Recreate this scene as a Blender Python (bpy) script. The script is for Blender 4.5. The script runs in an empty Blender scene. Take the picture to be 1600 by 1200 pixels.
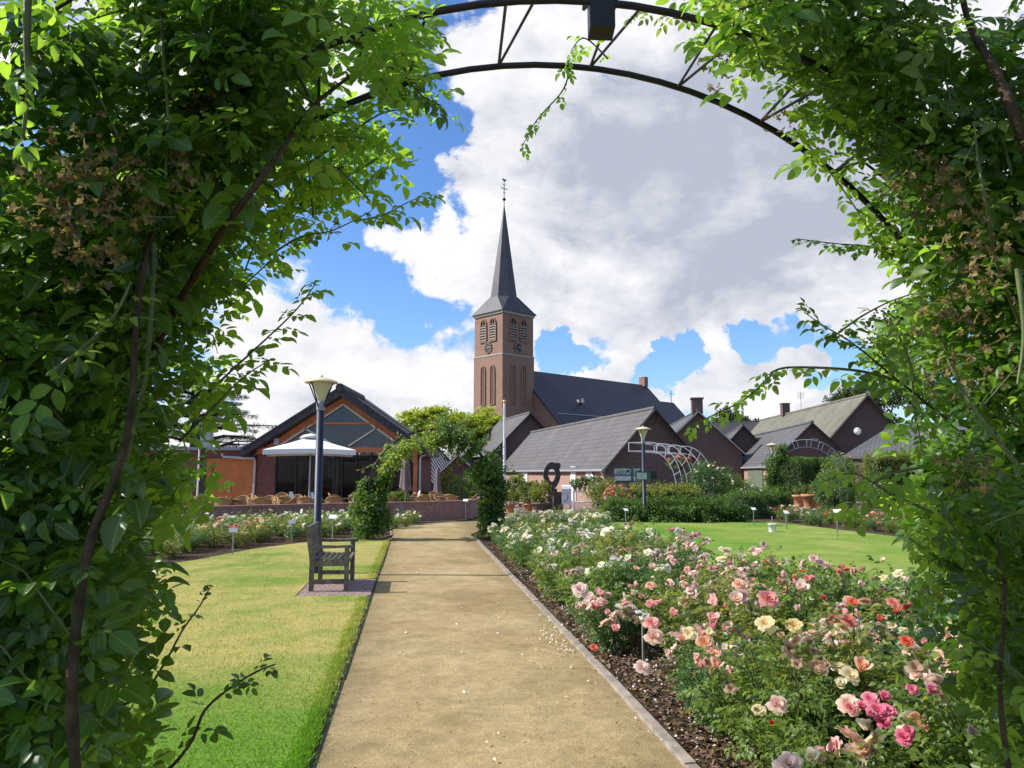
import bpy, math, random
import numpy as np
from mathutils import Vector, Matrix

SC = bpy.context.scene
COL = SC.collection
R = math.radians
rs = np.random.RandomState(7)
rnd = random.Random(11)

# ------------------------------------------------------------------ camera
CAM_H, FOC, PITCH = 1.6, 1200.0, R(6.65)
cam_d = bpy.data.cameras.new('camera')
cam_d.sensor_fit = 'HORIZONTAL'; cam_d.sensor_width = 36.0
cam_d.lens = FOC / 1600 * 36.0
cam_d.clip_start = 0.05; cam_d.clip_end = 3000
cam = bpy.data.objects.new('camera', cam_d); COL.objects.link(cam)
cam.location = (0, 0, CAM_H); cam.rotation_euler = (math.pi / 2 + PITCH, 0, 0)
SC.camera = cam
CF = np.array([0, math.cos(PITCH), math.sin(PITCH)]); CU = np.array([0, -math.sin(PITCH), math.cos(PITCH)])

def ray(u, v):
    return CF + np.array([1, 0, 0]) * ((u - 800) / FOC) + CU * ((600 - v) / FOC)
def at(u, v, Y):
    d = ray(u, v); p = d * (Y / d[1]); return Vector((p[0], p[1], p[2] + CAM_H))
def gnd(u, v, z=0.0):
    d = ray(u, v); t = (z - CAM_H) / d[2]; return Vector((d[0] * t, d[1] * t, z))
def proj(P):
    P = np.asarray(P, float); q = P - np.array([0, 0, CAM_H])
    w = q @ CF; return np.stack([800 + FOC * q[..., 0] / w, 600 - FOC * (q @ CU) / w], -1)

# ------------------------------------------------------------------ naming
def tag(o, label=None, cat=None, group=None, kind=None):
    if label: o['label'] = label
    if cat: o['category'] = cat
    if group: o['group'] = group
    if kind: o['kind'] = kind
    return o
def thing(name, label, cat, loc=(0, 0, 0), rz=0.0, group=None):
    o = bpy.data.objects.new(name, None); COL.objects.link(o)
    o.empty_display_size = 0.2
    o.location = loc; o.rotation_euler = (0, 0, rz)
    return tag(o, label, cat, group)
def kids(o):
    return [c for c in ALLKIDS.get(o.name, [])]
ALLKIDS = {}
def link(name, me, parent=None, world=False):
    o = bpy.data.objects.new(name, me); COL.objects.link(o)
    if parent is not None:
        o.parent = parent
        if world:
            p = parent; off = Vector((0, 0, 0))
            while p is not None: off += Vector(p.location); p = p.parent
            o.location = -off
        ALLKIDS.setdefault(parent.name, []).append(o)
    return o
def copy_tree(o, parent=None):
    c = o.copy(); COL.objects.link(c); c.parent = parent
    if parent is not None: ALLKIDS.setdefault(parent.name, []).append(c)
    for ch in list(ALLKIDS.get(o.name, [])): copy_tree(ch, c)
    return c
def dup(o, loc, rz=0.0, sc=1.0, label=None, group=None):
    c = copy_tree(o); c.location = loc; c.rotation_euler = (0, 0, rz); c.scale = (sc, sc, sc)
    if label: c['label'] = label
    if group: c['group'] = group
    return c

# ------------------------------------------------------------------ mesh builder
class MB:
    def __init__(s): s.v = []; s.f = []; s.sm = []
    def add(s, vs, fs, smooth=False):
        b = len(s.v); s.v += [tuple(p) for p in vs]
        for f in fs: s.f.append(tuple(i + b for i in f)); s.sm.append(smooth)
        return s
    def box(s, c, d, rz=0.0, M=None, taper=1.0):
        x, y, z = d[0] / 2, d[1] / 2, d[2] / 2
        t = taper
        P = [(-x, -y, -z), (x, -y, -z), (x, y, -z), (-x, y, -z), (-x * t, -y * t, z), (x * t, -y * t, z), (x * t, y * t, z), (-x * t, y * t, z)]
        m = M if M is not None else Matrix.Rotation(rz, 3, 'Z')
        P = [m @ Vector(p) + Vector(c) for p in P]
        return s.add(P, [(0, 3, 2, 1), (4, 5, 6, 7), (0, 1, 5, 4), (1, 2, 6, 5), (2, 3, 7, 6), (3, 0, 4, 7)])
    def bar(s, a, b, w, h, up=(0, 0, 1)):
        a = Vector(a); b = Vector(b); d = (b - a); L = d.length; d.normalize()
        up = Vector(up)
        if abs(d.dot(up)) > 0.98: up = Vector((1, 0, 0))
        sx = d.cross(up).normalized(); uz = sx.cross(d).normalized()
        m = Matrix((sx, d, uz)).transposed()
        return s.box((a + b) / 2, (w, L, h), M=m)
    def tube(s, pts, rad, seg=8, cap=True):
        pts = [Vector(p) for p in pts]; n = len(pts)
        if not hasattr(rad, '__len__'): rad = [rad] * n
        rings = []; prev = None
        for i, p in enumerate(pts):
            d = (pts[min(i + 1, n - 1)] - pts[max(i - 1, 0)])
            d = d.normalized() if d.length > 1e-9 else Vector((0, 0, 1))
            if prev is None:
                a = Vector((0, 0, 1)) if abs(d.z) < 0.9 else Vector((1, 0, 0))
                x = d.cross(a).normalized()
            else:
                x = (prev - d * prev.dot(d)); x = x.normalized() if x.length > 1e-6 else d.orthogonal().normalized()
            prev = x; y = d.cross(x)
            rings.append([p + (x * math.cos(t) + y * math.sin(t)) * rad[i] for t in [2 * math.pi * k / seg for k in range(seg)]])
        V = [q for r in rings for q in r]; Fs = []
        for i in range(n - 1):
            for k in range(seg):
                Fs.append((i * seg + k, i * seg + (k + 1) % seg, (i + 1) * seg + (k + 1) % seg, (i + 1) * seg + k))
        s.add(V, Fs, True)
        if cap:
            s.add(rings[0], [tuple(reversed(range(seg)))]); s.add(rings[-1], [tuple(range(seg))])
        return s
    def lathe(s, prof, c=(0, 0, 0), seg=20, smooth=True):
        c = Vector(c); V = []
        for r, z in prof:
            for k in range(seg):
                t = 2 * math.pi * k / seg; V.append(c + Vector((r * math.cos(t), r * math.sin(t), z)))
        Fs = []
        for i in range(len(prof) - 1):
            for k in range(seg):
                Fs.append((i * seg + k, i * seg + (k + 1) % seg, (i + 1) * seg + (k + 1) % seg, (i + 1) * seg + k))
        return s.add(V, Fs, smooth)
    def prism(s, poly, ext):
        """poly: list of 3-D points; ext: extrusion vector"""
        P = [Vector(p) for p in poly]; e = Vector(ext); n = len(P)
        nr = Vector((0, 0, 0))
        for i in range(n): nr += P[i].cross(P[(i + 1) % n])
        if nr.dot(e) > 0: P.reverse()
        V = P + [p + e for p in P]
        Fs = [tuple(range(n)), tuple(reversed(range(n, 2 * n)))]
        for i in range(n):
            j = (i + 1) % n; Fs.append((i, i + n, j + n, j))
        return s.add(V, Fs)
    def quad(s, *p): return s.add(p, [tuple(range(len(p)))])

def auto_uv(me):
    n = len(me.loops)
    if n == 0: return
    co = np.empty(len(me.vertices) * 3); me.vertices.foreach_get('co', co); co = co.reshape(-1, 3)
    li = np.empty(n, int); me.loops.foreach_get('vertex_index', li)
    pn = np.empty(len(me.polygons) * 3); me.polygons.foreach_get('normal', pn); pn = pn.reshape(-1, 3)
    lt = np.empty(len(me.polygons), int); me.polygons.foreach_get('loop_total', lt)
    N = np.repeat(pn, lt, 0)
    T = np.cross(np.array([0, 0, 1.0]), N); ln = np.linalg.norm(T, axis=1)
    flat = ln < 0.08
    T[flat] = (1, 0, 0); T /= np.linalg.norm(T, axis=1)[:, None]
    Bv = np.cross(N, T); P = co[li]
    uv = np.stack([(P * T).sum(1), (P * Bv).sum(1)], -1)
    l = me.uv_layers.new(name='UVMap'); l.data.foreach_set('uv', uv.astype(np.float32).ravel())

def build(name, mb, mat, parent=None, world=False):
    me = bpy.data.meshes.new(name)
    me.from_pydata(mb.v, [], mb.f)
    me.polygons.foreach_set('use_smooth', mb.sm)
    me.materials.append(mat); me.update()
    auto_uv(me)
    return link(name, me, parent, world)

# ------------------------------------------------------------------ fast leaf meshes
def np_mesh(name, V, T, mat, rn=None, uv=None, smooth=True):
    me = bpy.data.meshes.new(name)
    V = np.ascontiguousarray(V, np.float32); T = np.ascontiguousarray(T, np.int32)
    k = T.shape[1]
    me.vertices.add(len(V)); me.vertices.foreach_set('co', V.ravel())
    me.loops.add(T.size); me.loops.foreach_set('vertex_index', T.ravel())
    me.polygons.add(len(T)); me.polygons.foreach_set('loop_start', np.arange(0, T.size, k, dtype=np.int32))
    me.polygons.foreach_set('use_smooth', np.full(len(T), smooth))
    if rn is not None:
        a = me.attributes.new('rnd', 'FLOAT', 'POINT'); a.data.foreach_set('value', np.ascontiguousarray(rn, np.float32))
    if uv is not None:
        l = me.uv_layers.new(name='UVMap'); l.data.foreach_set('uv', np.ascontiguousarray(uv[T.ravel()], np.float32).ravel())
    me.materials.append(mat); me.update(calc_edges=True)
    return me

def norm(a): return a / np.maximum(np.linalg.norm(a, axis=-1, keepdims=True), 1e-9)

def leaf_template(kind):
    if kind == 'fine':       # rose leaflet: folded along the midrib, tip bent down, toothed outline
        ts = [0, .16, .36, .58, .78, .92, 1.0]; ws = [0, .19, .285, .275, .19, .085, 0]
        v = []; mids = []; Ls = []; Rs = []
        for t, w in zip(ts, ws):
            z = -0.22 * t * t
            mids.append(len(v)); v.append((0, t, z))
            if w:
                Ls.append(len(v)); v.append((-w, t + .03, z + w * .30)); Rs.append(len(v)); v.append((w, t + .03, z + w * .30))
        T = [(0, mids[1], Ls[0]), (0, Rs[0], mids[1])]
        for i in range(len(Ls) - 1):
            a, b = mids[i + 1], mids[i + 2]
            T += [(a, b, Ls[i + 1]), (a, Ls[i + 1], Ls[i]), (a, Rs[i], Rs[i + 1]), (a, Rs[i + 1], b)]
        T += [(mids[-2], mids[-1], Ls[-1]), (mids[-2], Rs[-1], mids[-1])]
    elif kind == 'mid':
        v = [(0, 0, 0), (0, .5, -.02), (0, 1, -.14), (-.27, .34, .08), (.27, .34, .08), (-.24, .66, .05), (.24, .66, .05)]
        T = [(0, 1, 3), (0, 4, 1), (1, 5, 3), (1, 4, 6), (1, 2, 5), (1, 6, 2)]
    elif kind == 'low':
        v = [(0, 0, 0), (-.3, .45, .07), (.3, .45, .07), (0, 1, -.06)]
        T = [(0, 3, 1), (0, 2, 3)]
    elif kind == 'needle':
        v = [(-.09, 0, 0), (.09, 0, 0), (0, 1, -.05)]
        T = [(0, 1, 2)]
    v = np.array(v, float); return v, np.array(T, int), np.stack([v[:, 0] + .5, v[:, 1]], -1)
TPL = {k: leaf_template(k) for k in ('fine', 'mid', 'low', 'needle')}

def leaf_mesh(name, P, A, N, S, kind, mat, rn=None):
    v, T, uv = TPL[kind]; n = len(P)
    A = norm(A); Bv = norm(np.cross(A, N)); N = np.cross(Bv, A)
    S = np.broadcast_to(np.asarray(S, float), (n,))
    zc = (.2 + 2.0 * rs.rand(n))[:, None, None]; xc = (.85 + .35 * rs.rand(n))[:, None, None]
    V = P[:, None, :] + S[:, None, None] * (xc * v[None, :, 0, None] * Bv[:, None, :] + v[None, :, 1, None] * A[:, None, :] + zc * v[None, :, 2, None] * N[:, None, :])
    TT = (T[None] + (np.arange(n) * len(v))[:, None, None]).reshape(-1, 3)
    if rn is None: rn = rs.rand(n)
    return np_mesh(name, V.reshape(-1, 3), TT, mat, np.repeat(rn, len(v)), np.tile(uv, (n, 1)))

def compound(P, A, N, S, n=5, spread=1.0):
    """leaflets of n-foliate rose leaves: P base of the leaf stalk, A its axis, N its upper side, S leaflet length"""
    A = norm(A); Bv = norm(np.cross(A, N)); N = np.cross(Bv, A)
    S = np.broadcast_to(np.asarray(S, float), (len(P),))[:, None]
    oP, oA, oN, oS, oI = [], [], [], [], []
    def put(p, a, nn, s):
        oP.append(p); oA.append(a); oN.append(nn); oS.append(s[:, 0]); oI.append(np.arange(len(P)))
    pairs = (n - 1) // 2
    for k in range(pairs):
        d = S * (.55 + .72 * k)
        for sg in (-1, 1):
            ang = 0.95 + .15 * rs.randn(len(P), 1)
            a = A * np.cos(ang) + sg * Bv * np.sin(ang) + N * (.12 * rs.randn(len(P), 1) - .10)
            put(P + A * d + sg * Bv * S * .05, a, N + .28 * rs.randn(len(P), 3), S * (.72 + .12 * k + .1 * rs.rand(len(P), 1)))
    put(P + A * S * (.55 + .72 * pairs - .3), A - .12 * N, N + .25 * rs.randn(len(P), 3), S * (1.0 + .12 * rs.rand(len(P), 1)))
    return np.concatenate(oP), np.concatenate(oA), np.concatenate(oN), np.concatenate(oS), np.concatenate(oI)

def unit(n):
    return norm(rs.randn(n, 3))
def in_poly(q, poly):
    x, y = q[..., 0], q[..., 1]; ins = np.zeros(x.shape, bool); n = len(poly)
    for i in range(n):
        x1, y1 = poly[i]; x2, y2 = poly[(i + 1) % n]
        c = ((y1 > y) != (y2 > y)) & (x < (x2 - x1) * (y - y1) / (y2 - y1 + 1e-12) + x1)
        ins ^= c
    return ins
def clumps(n, k, center, radii, cr, flat=1.0, shell=.75, up_only=False):
    """n leaf points gathered round k clump centres inside an ellipsoid"""
    c = unit(k) * (shell + (1 - shell) * rs.rand(k, 1)) * (1 - .55 * rs.rand(k, 1) ** 3)
    if up_only: c[:, 2] = np.abs(c[:, 2])
    c = c * np.array(radii) + np.array(center)
    sz = cr * (.6 + .8 * rs.rand(k))
    i = rs.randint(0, k, n)
    o = unit(n) * (rs.rand(n, 1) ** .45) * sz[i][:, None] * np.array([1, 1, flat])
    return c[i] + o, norm(o + .35 * (c[i] - np.array(center))), i
# ------------------------------------------------------------------ materials
def new_mat(name):
    m = bpy.data.materials.new(name); m.use_nodes = True
    nt = m.node_tree; nt.nodes.clear()
    out = nt.nodes.new('ShaderNodeOutputMaterial')
    return m, nt, out
def nd(nt, typ, **kw):
    n = nt.nodes.new(typ)
    for k, v in kw.items():
        if k in ('inputs',):
            for i, x in v.items(): n.inputs[i].default_value = x
        else: setattr(n, k, v)
    return n
def rgba(c): return (c[0], c[1], c[2], 1.0)
def ramp(nt, fac, stops, interp='LINEAR'):
    r = nt.nodes.new('ShaderNodeValToRGB'); r.color_ramp.interpolation = interp
    el = r.color_ramp.elements
    while len(el) < len(stops): el.new(0.5)
    for e, (p, c) in zip(el, stops): e.position = p; e.color = rgba(c)
    nt.links.new(fac, r.inputs[0]); return r.outputs[0]
def mixc(nt, fac, a, b, mode='MIX'):
    m = nt.nodes.new('ShaderNodeMix'); m.data_type = 'RGBA'; m.blend_type = mode
    for sock, val in ((m.inputs[0], fac), (m.inputs[6], a), (m.inputs[7], b)):
        if hasattr(val, 'is_linked') or hasattr(val, 'links'): nt.links.new(val, sock)
        elif isinstance(val, (tuple, list)): sock.default_value = rgba(val)
        else: sock.default_value = val
    return m.outputs[2]
def noise(nt, scale, vec=None, detail=4, rough=.55, dist=0.0):
    n = nd(nt, 'ShaderNodeTexNoise'); n.inputs['Scale'].default_value = scale
    n.inputs['Detail'].default_value = detail; n.inputs['Roughness'].default_value = rough; n.inputs['Distortion'].default_value = dist
    if vec is not None: nt.links.new(vec, n.inputs['Vector'])
    return n.outputs[0]
def objco(nt): return nd(nt, 'ShaderNodeTexCoord').outputs['Object']
def worldco(nt): return nd(nt, 'ShaderNodeNewGeometry').outputs['Position']
def uvco(nt): return nd(nt, 'ShaderNodeTexCoord').outputs['UV']
def principled(nt, out, col, rough=.6, metal=0.0, spec=.4, normal=None):
    b = nd(nt, 'ShaderNodeBsdfPrincipled')
    if isinstance(col, (tuple, list)): b.inputs['Base Color'].default_value = rgba(col)
    else: nt.links.new(col, b.inputs['Base Color'])
    if isinstance(rough, (int, float)): b.inputs['Roughness'].default_value = rough
    else: nt.links.new(rough, b.inputs['Roughness'])
    b.inputs['Metallic'].default_value = metal; b.inputs['Specular IOR Level'].default_value = spec
    if normal is not None: nt.links.new(normal, b.inputs['Normal'])
    if out is not None: nt.links.new(b.outputs[0], out.inputs[0])
    return b
def bump(nt, h, strength=.4, dist=.02):
    b = nd(nt, 'ShaderNodeBump'); b.inputs['Strength'].default_value = strength; b.inputs['Distance'].default_value = dist
    nt.links.new(h, b.inputs['Height']); return b.outputs[0]

def plain(name, col, rough=.6, metal=0.0, var=.12, scale=6.0, spec=.4, bmp=.15):
    m, nt, out = new_mat(name)
    n = noise(nt, scale, objco(nt), 5, .6)
    d = tuple(c * (1 - var * 1.6) for c in col); l = tuple(min(1, c * (1 + var)) for c in col)
    c = ramp(nt, n, [(.3, d), (.7, l)])
    n2 = noise(nt, scale * 8, objco(nt), 3)
    principled(nt, out, c, rough, metal, spec, bump(nt, n2, bmp, .01))
    return m
def brick(name, c1, c2, mortar, scale=1.0, rough=.85, stain=.25):
    m, nt, out = new_mat(name); uv = uvco(nt)
    b = nd(nt, 'ShaderNodeTexBrick'); nt.links.new(uv, b.inputs['Vector'])
    b.inputs['Scale'].default_value = 1.0
    b.inputs['Brick Width'].default_value = .215 * scale; b.inputs['Row Height'].default_value = .065 * scale
    b.inputs['Mortar Size'].default_value = .010 * scale; b.inputs['Mortar Smooth'].default_value = .2; b.inputs['Bias'].default_value = 0
    b.inputs['Color1'].default_value = rgba(c1); b.inputs['Color2'].default_value = rgba(c2); b.inputs['Mortar'].default_value = rgba(mortar)
    n = noise(nt, .6, objco(nt), 6, .65)
    c = mixc(nt, ramp(nt, n, [(.35, (0, 0, 0)), (.75, (1, 1, 1))]), b.outputs[0], mixc(nt, stain, b.outputs[0], (c1[0] * .45, c1[1] * .5, c1[2] * .55)))
    n3 = noise(nt, 9, objco(nt), 3)
    c = mixc(nt, .35, c, ramp(nt, n3, [(.3, (.25, .25, .25)), (.7, (.8, .8, .8))]), 'OVERLAY')
    principled(nt, out, c, rough, 0, .3, bump(nt, b.outputs[1], -.3, .01))
    return m
def tiles(name, c1, c2, w=.3, h=.33, rough=.7, gap=(.02, .02, .022), moss=None):
    m, nt, out = new_mat(name); uv = uvco(nt)
    b = nd(nt, 'ShaderNodeTexBrick'); nt.links.new(uv, b.inputs['Vector'])
    b.inputs['Scale'].default_value = 1.0; b.inputs['Brick Width'].default_value = w; b.inputs['Row Height'].default_value = h
    b.inputs['Mortar Size'].default_value = .022; b.inputs['Mortar Smooth'].default_value = .6
    b.inputs['Color1'].default_value = rgba(c1); b.inputs['Color2'].default_value = rgba(c2); b.inputs['Mortar'].default_value = rgba(gap)
    n = noise(nt, .45, objco(nt), 7, .68)
    c = mixc(nt, .5, b.outputs[0], ramp(nt, n, [(.3, (.3, .3, .3)), (.72, (.75, .75, .75))]), 'OVERLAY')
    if moss: c = mixc(nt, ramp(nt, noise(nt, .9, objco(nt), 6, .7), [(.48, (0, 0, 0)), (.7, (.8, .8, .8))]), c, moss)
    principled(nt, out, c, rough, 0, .35, bump(nt, b.outputs[1], -.5, .02))
    return m
def leafm(name, dark, light, trans, tw=.38, rough=.42, spec=.45, yellow=0.0, vein=True):
    """leaf: glossy front, light shining through, each leaf its own tone"""
    m, nt, out = new_mat(name)
    a = nd(nt, 'ShaderNodeAttribute', attribute_name='rnd')
    stops = [(0, dark), (.8, light)]
    if yellow: stops += [(1 - yellow, light), (1.0, (.30, .20, .03))]
    c = ramp(nt, a.outputs['Fac'], stops)
    n = noise(nt, 18, objco(nt), 2)
    c = mixc(nt, .3, c, ramp(nt, n, [(.3, (.3, .3, .3)), (.7, (.7, .7, .7))]), 'OVERLAY')
    nrm = None
    if vein:
        uv = nd(nt, 'ShaderNodeSeparateXYZ'); nt.links.new(uvco(nt), uv.inputs[0])
        ax = nd(nt, 'ShaderNodeMath', operation='SUBTRACT'); nt.links.new(uv.outputs[0], ax.inputs[0]); ax.inputs[1].default_value = .5
        ab = nd(nt, 'ShaderNodeMath', operation='ABSOLUTE'); nt.links.new(ax.outputs[0], ab.inputs[0])
        rib = nd(nt, 'ShaderNodeMapRange'); nt.links.new(ab.outputs[0], rib.inputs[0]); rib.inputs[1].default_value = .012; rib.inputs[2].default_value = .03; rib.inputs[3].default_value = 1; rib.inputs[4].default_value = 0
        # side veins: stripes that slant forward from the midrib
        sl = nd(nt, 'ShaderNodeMath', operation='MULTIPLY_ADD'); nt.links.new(ab.outputs[0], sl.inputs[0]); sl.inputs[1].default_value = -.9; nt.links.new(uv.outputs[1], sl.inputs[2])
        sn = nd(nt, 'ShaderNodeMath', operation='SINE'); ml = nd(nt, 'ShaderNodeMath', operation='MULTIPLY'); nt.links.new(sl.outputs[0], ml.inputs[0]); ml.inputs[1].default_value = 55
        nt.links.new(ml.outputs[0], sn.inputs[0])
        c = mixc(nt, rib.outputs[0], c, mixc(nt, .45, c, (.22, .30, .09)))
        nrm = bump(nt, sn.outputs[0], .12, .002)
    p = principled(nt, None, c, rough, 0, spec, nrm)
    t = nd(nt, 'ShaderNodeBsdfTranslucent')
    tc = mixc(nt, .55, mixc(nt, 1.0, c, (3.2, 3.2, 2.0), 'MULTIPLY'), trans)
    nt.links.new(tc, t.inputs[0])
    mx = nd(nt, 'ShaderNodeMixShader'); mx.inputs[0].default_value = tw
    nt.links.new(p.outputs[0], mx.inputs[1]); nt.links.new(t.outputs[0], mx.inputs[2])
    nt.links.new(mx.outputs[0], out.inputs[0])
    return m
def petalm(name, inner, outer, tw=.5):
    m, nt, out = new_mat(name)
    a = nd(nt, 'ShaderNodeAttribute', attribute_name='rnd')
    oi = nd(nt, 'ShaderNodeObjectInfo')
    c = ramp(nt, a.outputs['Fac'], [(0, inner), (.75, outer), (1, tuple(min(.92, x * 1.08) for x in outer))])
    hv = nd(nt, 'ShaderNodeHueSaturation'); nt.links.new(c, hv.inputs['Color'])
    mr = nd(nt, 'ShaderNodeMapRange'); nt.links.new(oi.outputs['Random'], mr.inputs[0]); mr.inputs[3].default_value = .75; mr.inputs[4].default_value = 1.15
    nt.links.new(mr.outputs[0], hv.inputs['Saturation'])
    p = principled(nt, None, hv.outputs[0], .55, 0, .25)
    t = nd(nt, 'ShaderNodeBsdfTranslucent'); nt.links.new(hv.outputs[0], t.inputs[0])
    mx = nd(nt, 'ShaderNodeMixShader'); mx.inputs[0].default_value = tw
    nt.links.new(p.outputs[0], mx.inputs[1]); nt.links.new(t.outputs[0], mx.inputs[2]); nt.links.new(mx.outputs[0], out.inputs[0])
    return m

M = {}
M['arch_metal'] = plain('arch_metal', (.022, .020, .024), .42, .3, .3, 14, .5)
M['black'] = plain('black_paint', (.012, .012, .014), .5, 0, .2)
M['cane'] = plain('rose_cane', (.11, .135, .04), .55, 0, .35, 9)
M['oldcane'] = plain('old_rose_wood', (.075, .05, .03), .85, 0, .4, 20, .2, .6)
M['rose_leaf'] = leafm('climbing_rose_leaf', (.010, .036, .007), (.058, .135, .020), (.36, .62, .03), .36, .36, .5, .02)  # darkened to paint the deep shade inside the foliage
M['rose_leaf_young'] = leafm('young_rose_leaf', (.07, .17, .022), (.16, .29, .04), (.56, .80, .05), .48, .42, .4, .05)  # young growth; also paints sunlight onto the fringe sprays
M['rose_leaf_pale'] = leafm('sunlit_rose_leaf', (.06, .13, .02), (.15, .22, .05), (.46, .60, .06), .42, .45, .4, .12)  # paler copy with sunlight put into the leaf colour
M['dry_flower'] = leafm('faded_flower', (.07, .045, .025), (.25, .20, .10), (.28, .20, .09), .25, .8, .1, .15, False)
M['bush_leaf'] = leafm('rose_bush_leaf', (.035, .075, .016), (.14, .215, .045), (.42, .54, .06), .33, .45, .4, .06, False)
M['bush_leaf_b'] = leafm('rose_bush_leaf_olive', (.06, .085, .018), (.20, .22, .05), (.38, .42, .06), .33, .5, .35, .16, False)
M['bush_leaf_c'] = leafm('rose_bush_leaf_deep', (.02, .06, .016), (.085, .165, .042), (.20, .38, .06), .3, .4, .5, .03, False)
M['hedge_leaf'] = leafm('hedge_leaf', (.03, .07, .014), (.08, .15, .03), (.26, .42, .04), .33, .5, .35, .02, False)
M['hedge_pale'] = leafm('pale_hedge_leaf', (.08, .12, .02), (.19, .22, .05), (.45, .48, .06), .35, .55, .3, .12, False)
M['hedge_core'] = plain('hedge_twigs', (.018, .028, .010), .9, 0, .4, 6)
M['locust_leaf'] = leafm('feathery_tree_leaf', (.15, .20, .022), (.28, .34, .05), (.55, .60, .05), .42, .55, .3, .04, False)
M['dark_tree_leaf'] = leafm('dark_tree_leaf', (.022, .045, .012), (.055, .085, .022), (.14, .20, .03), .3, .55, .3, .03, False)
M['cedar'] = leafm('cedar_needles', (.010, .026, .016), (.028, .055, .035), (.05, .09, .05), .12, .7, .2, 0, False)
M['bark'] = plain('bark', (.08, .06, .045), .9, 0, .35, 6, .2, .8)
M['teak'] = plain('weathered_bench_wood', (.17, .15, .105), .72, 0, .35, 12, .3, .5)
M['lamp_post'] = plain('blue_grey_post', (.014, .020, .044), .5, .2, .15, 5, .5)
M['lamp_cap'] = plain('cream_lamp_cap', (.66, .56, .36), .5, 0, .12, 6)
M['white'] = plain('white_paint', (.78, .78, .77), .5, 0, .06, 4)
M['offwhite'] = plain('offwhite_canvas', (.80, .79, .78), .85, 0, .06, 3)
M['grey'] = plain('grey_paint', (.28, .29, .31), .5, 0, .12, 5)
M['palegrey'] = plain('pale_grey_metal', (.42, .43, .45), .4, .3, .1, 5)
M['taupe'] = plain('taupe_canvas', (.17, .13, .13), .9, 0, .2, 5)
M['steel'] = plain('galvanised_steel', (.42, .41, .38), .4, .7, .2, 9)
M['gold'] = plain('gilded_metal', (.75, .52, .16), .35, .6, .1, 4)
M['church_brick'] = brick('church_brick', (.30, .148, .100), (.22, .105, .075), (.30, .24, .20), 1.0, .88, .3)
M['slate'] = tiles('church_slate', (.030, .032, .048), (.045, .046, .062), .3, .25, .5)
M['slate_light'] = tiles('spire_slate', (.055, .055, .066), (.080, .078, .088), .3, .25, .42)
M['stone'] = plain('grey_stone', (.38, .34, .30), .85, 0, .2, 3)
M['dark_void'] = plain('dark_interior', (.010, .010, .012), .9, 0, .2)  # flat dark colour stands in for unlit interiors
M['louvre'] = plain('weathered_louvre', (.42, .38, .36), .7, 0, .2)
M['barn_brick'] = brick('barn_brick', (.125, .070, .055), (.085, .052, .046), (.20, .16, .14), 1.0, .9, .35)  # brick with shade in its colour, for gables turned from the sun
M['barn_brick_pale'] = brick('barn_side_brick', (.36, .20, .15), (.28, .15, .11), (.40, .33, .28), 1.0, .9, .2)  # same brick with sunlight in its colour, for sides facing the sun
M['pav_brick'] = brick('pavilion_brick', (.20, .065, .045), (.15, .05, .038), (.16, .10, .085), 1.0, .85, .2)
M['wall_brick'] = brick('terrace_wall_brick', (.37, .13, .10), (.28, .105, .085), (.35, .26, .23), 1.0, .88, .4)
_nt = M['wall_brick'].node_tree; _p = [n for n in _nt.nodes if n.type == 'BSDF_PRINCIPLED'][0]; _c = _p.inputs[0].links[0].from_socket
_nt.links.new(mixc(_nt, ramp(_nt, noise(_nt, .55, objco(_nt), 7, .7), [(.48, (0, 0, 0)), (.66, (.55, .55, .55))]), _c, (.38, .31, .31)), _p.inputs[0])
M['barn_tile'] = tiles('grey_roof_tile', (.130, .119, .115), (.108, .099, .097), .24, .36, .75, (.035, .033, .038))
[n for n in M['barn_tile'].node_tree.nodes if n.type == 'TEX_BRICK'][0].offset = 0.0
M['grey_tile'] = tiles('blue_grey_roof_tile', (.115, .112, .116), (.095, .093, .098), .26, .34, .7)
M['khaki_tile'] = tiles('mossy_roof_tile', (.175, .165, .125), (.145, .138, .108), .3, .34, .85, (.05, .045, .035), (.165, .16, .115))
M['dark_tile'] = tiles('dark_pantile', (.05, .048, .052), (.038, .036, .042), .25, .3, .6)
M['orange'] = plain('orange_wood', (.48, .155, .035), .6, 0, .12, 3)
M['orange_trim'] = plain('orange_brown_trim', (.52, .17, .06), .55, 0, .15, 3)
M['cream_trim'] = plain('cream_trim', (.62, .52, .42), .55, 0, .08)
M['green_door'] = plain('green_door', (.13, .16, .11), .6, 0, .15)
M['terracotta'] = plain('terracotta', (.50, .23, .115), .85, 0, .18, 9)
M['rust'] = plain('dark_rusted_steel', (.085, .062, .055), .75, .2, .35, 5)
M['rattan'] = plain('rattan', (.42, .24, .09), .65, 0, .3, 60, .3, .8)
M['table_top'] = plain('table_top', (.16, .10, .06), .5, 0, .2)
M['soilpot'] = plain('dark_pot', (.10, .085, .08), .7, 0, .2)
M['board_green'] = plain('green_board', (.05, .085, .075), .5, 0, .2)
M['board_face'] = plain('pale_board_face', (.45, .52, .50), .4, 0, .4, 14)

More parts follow.
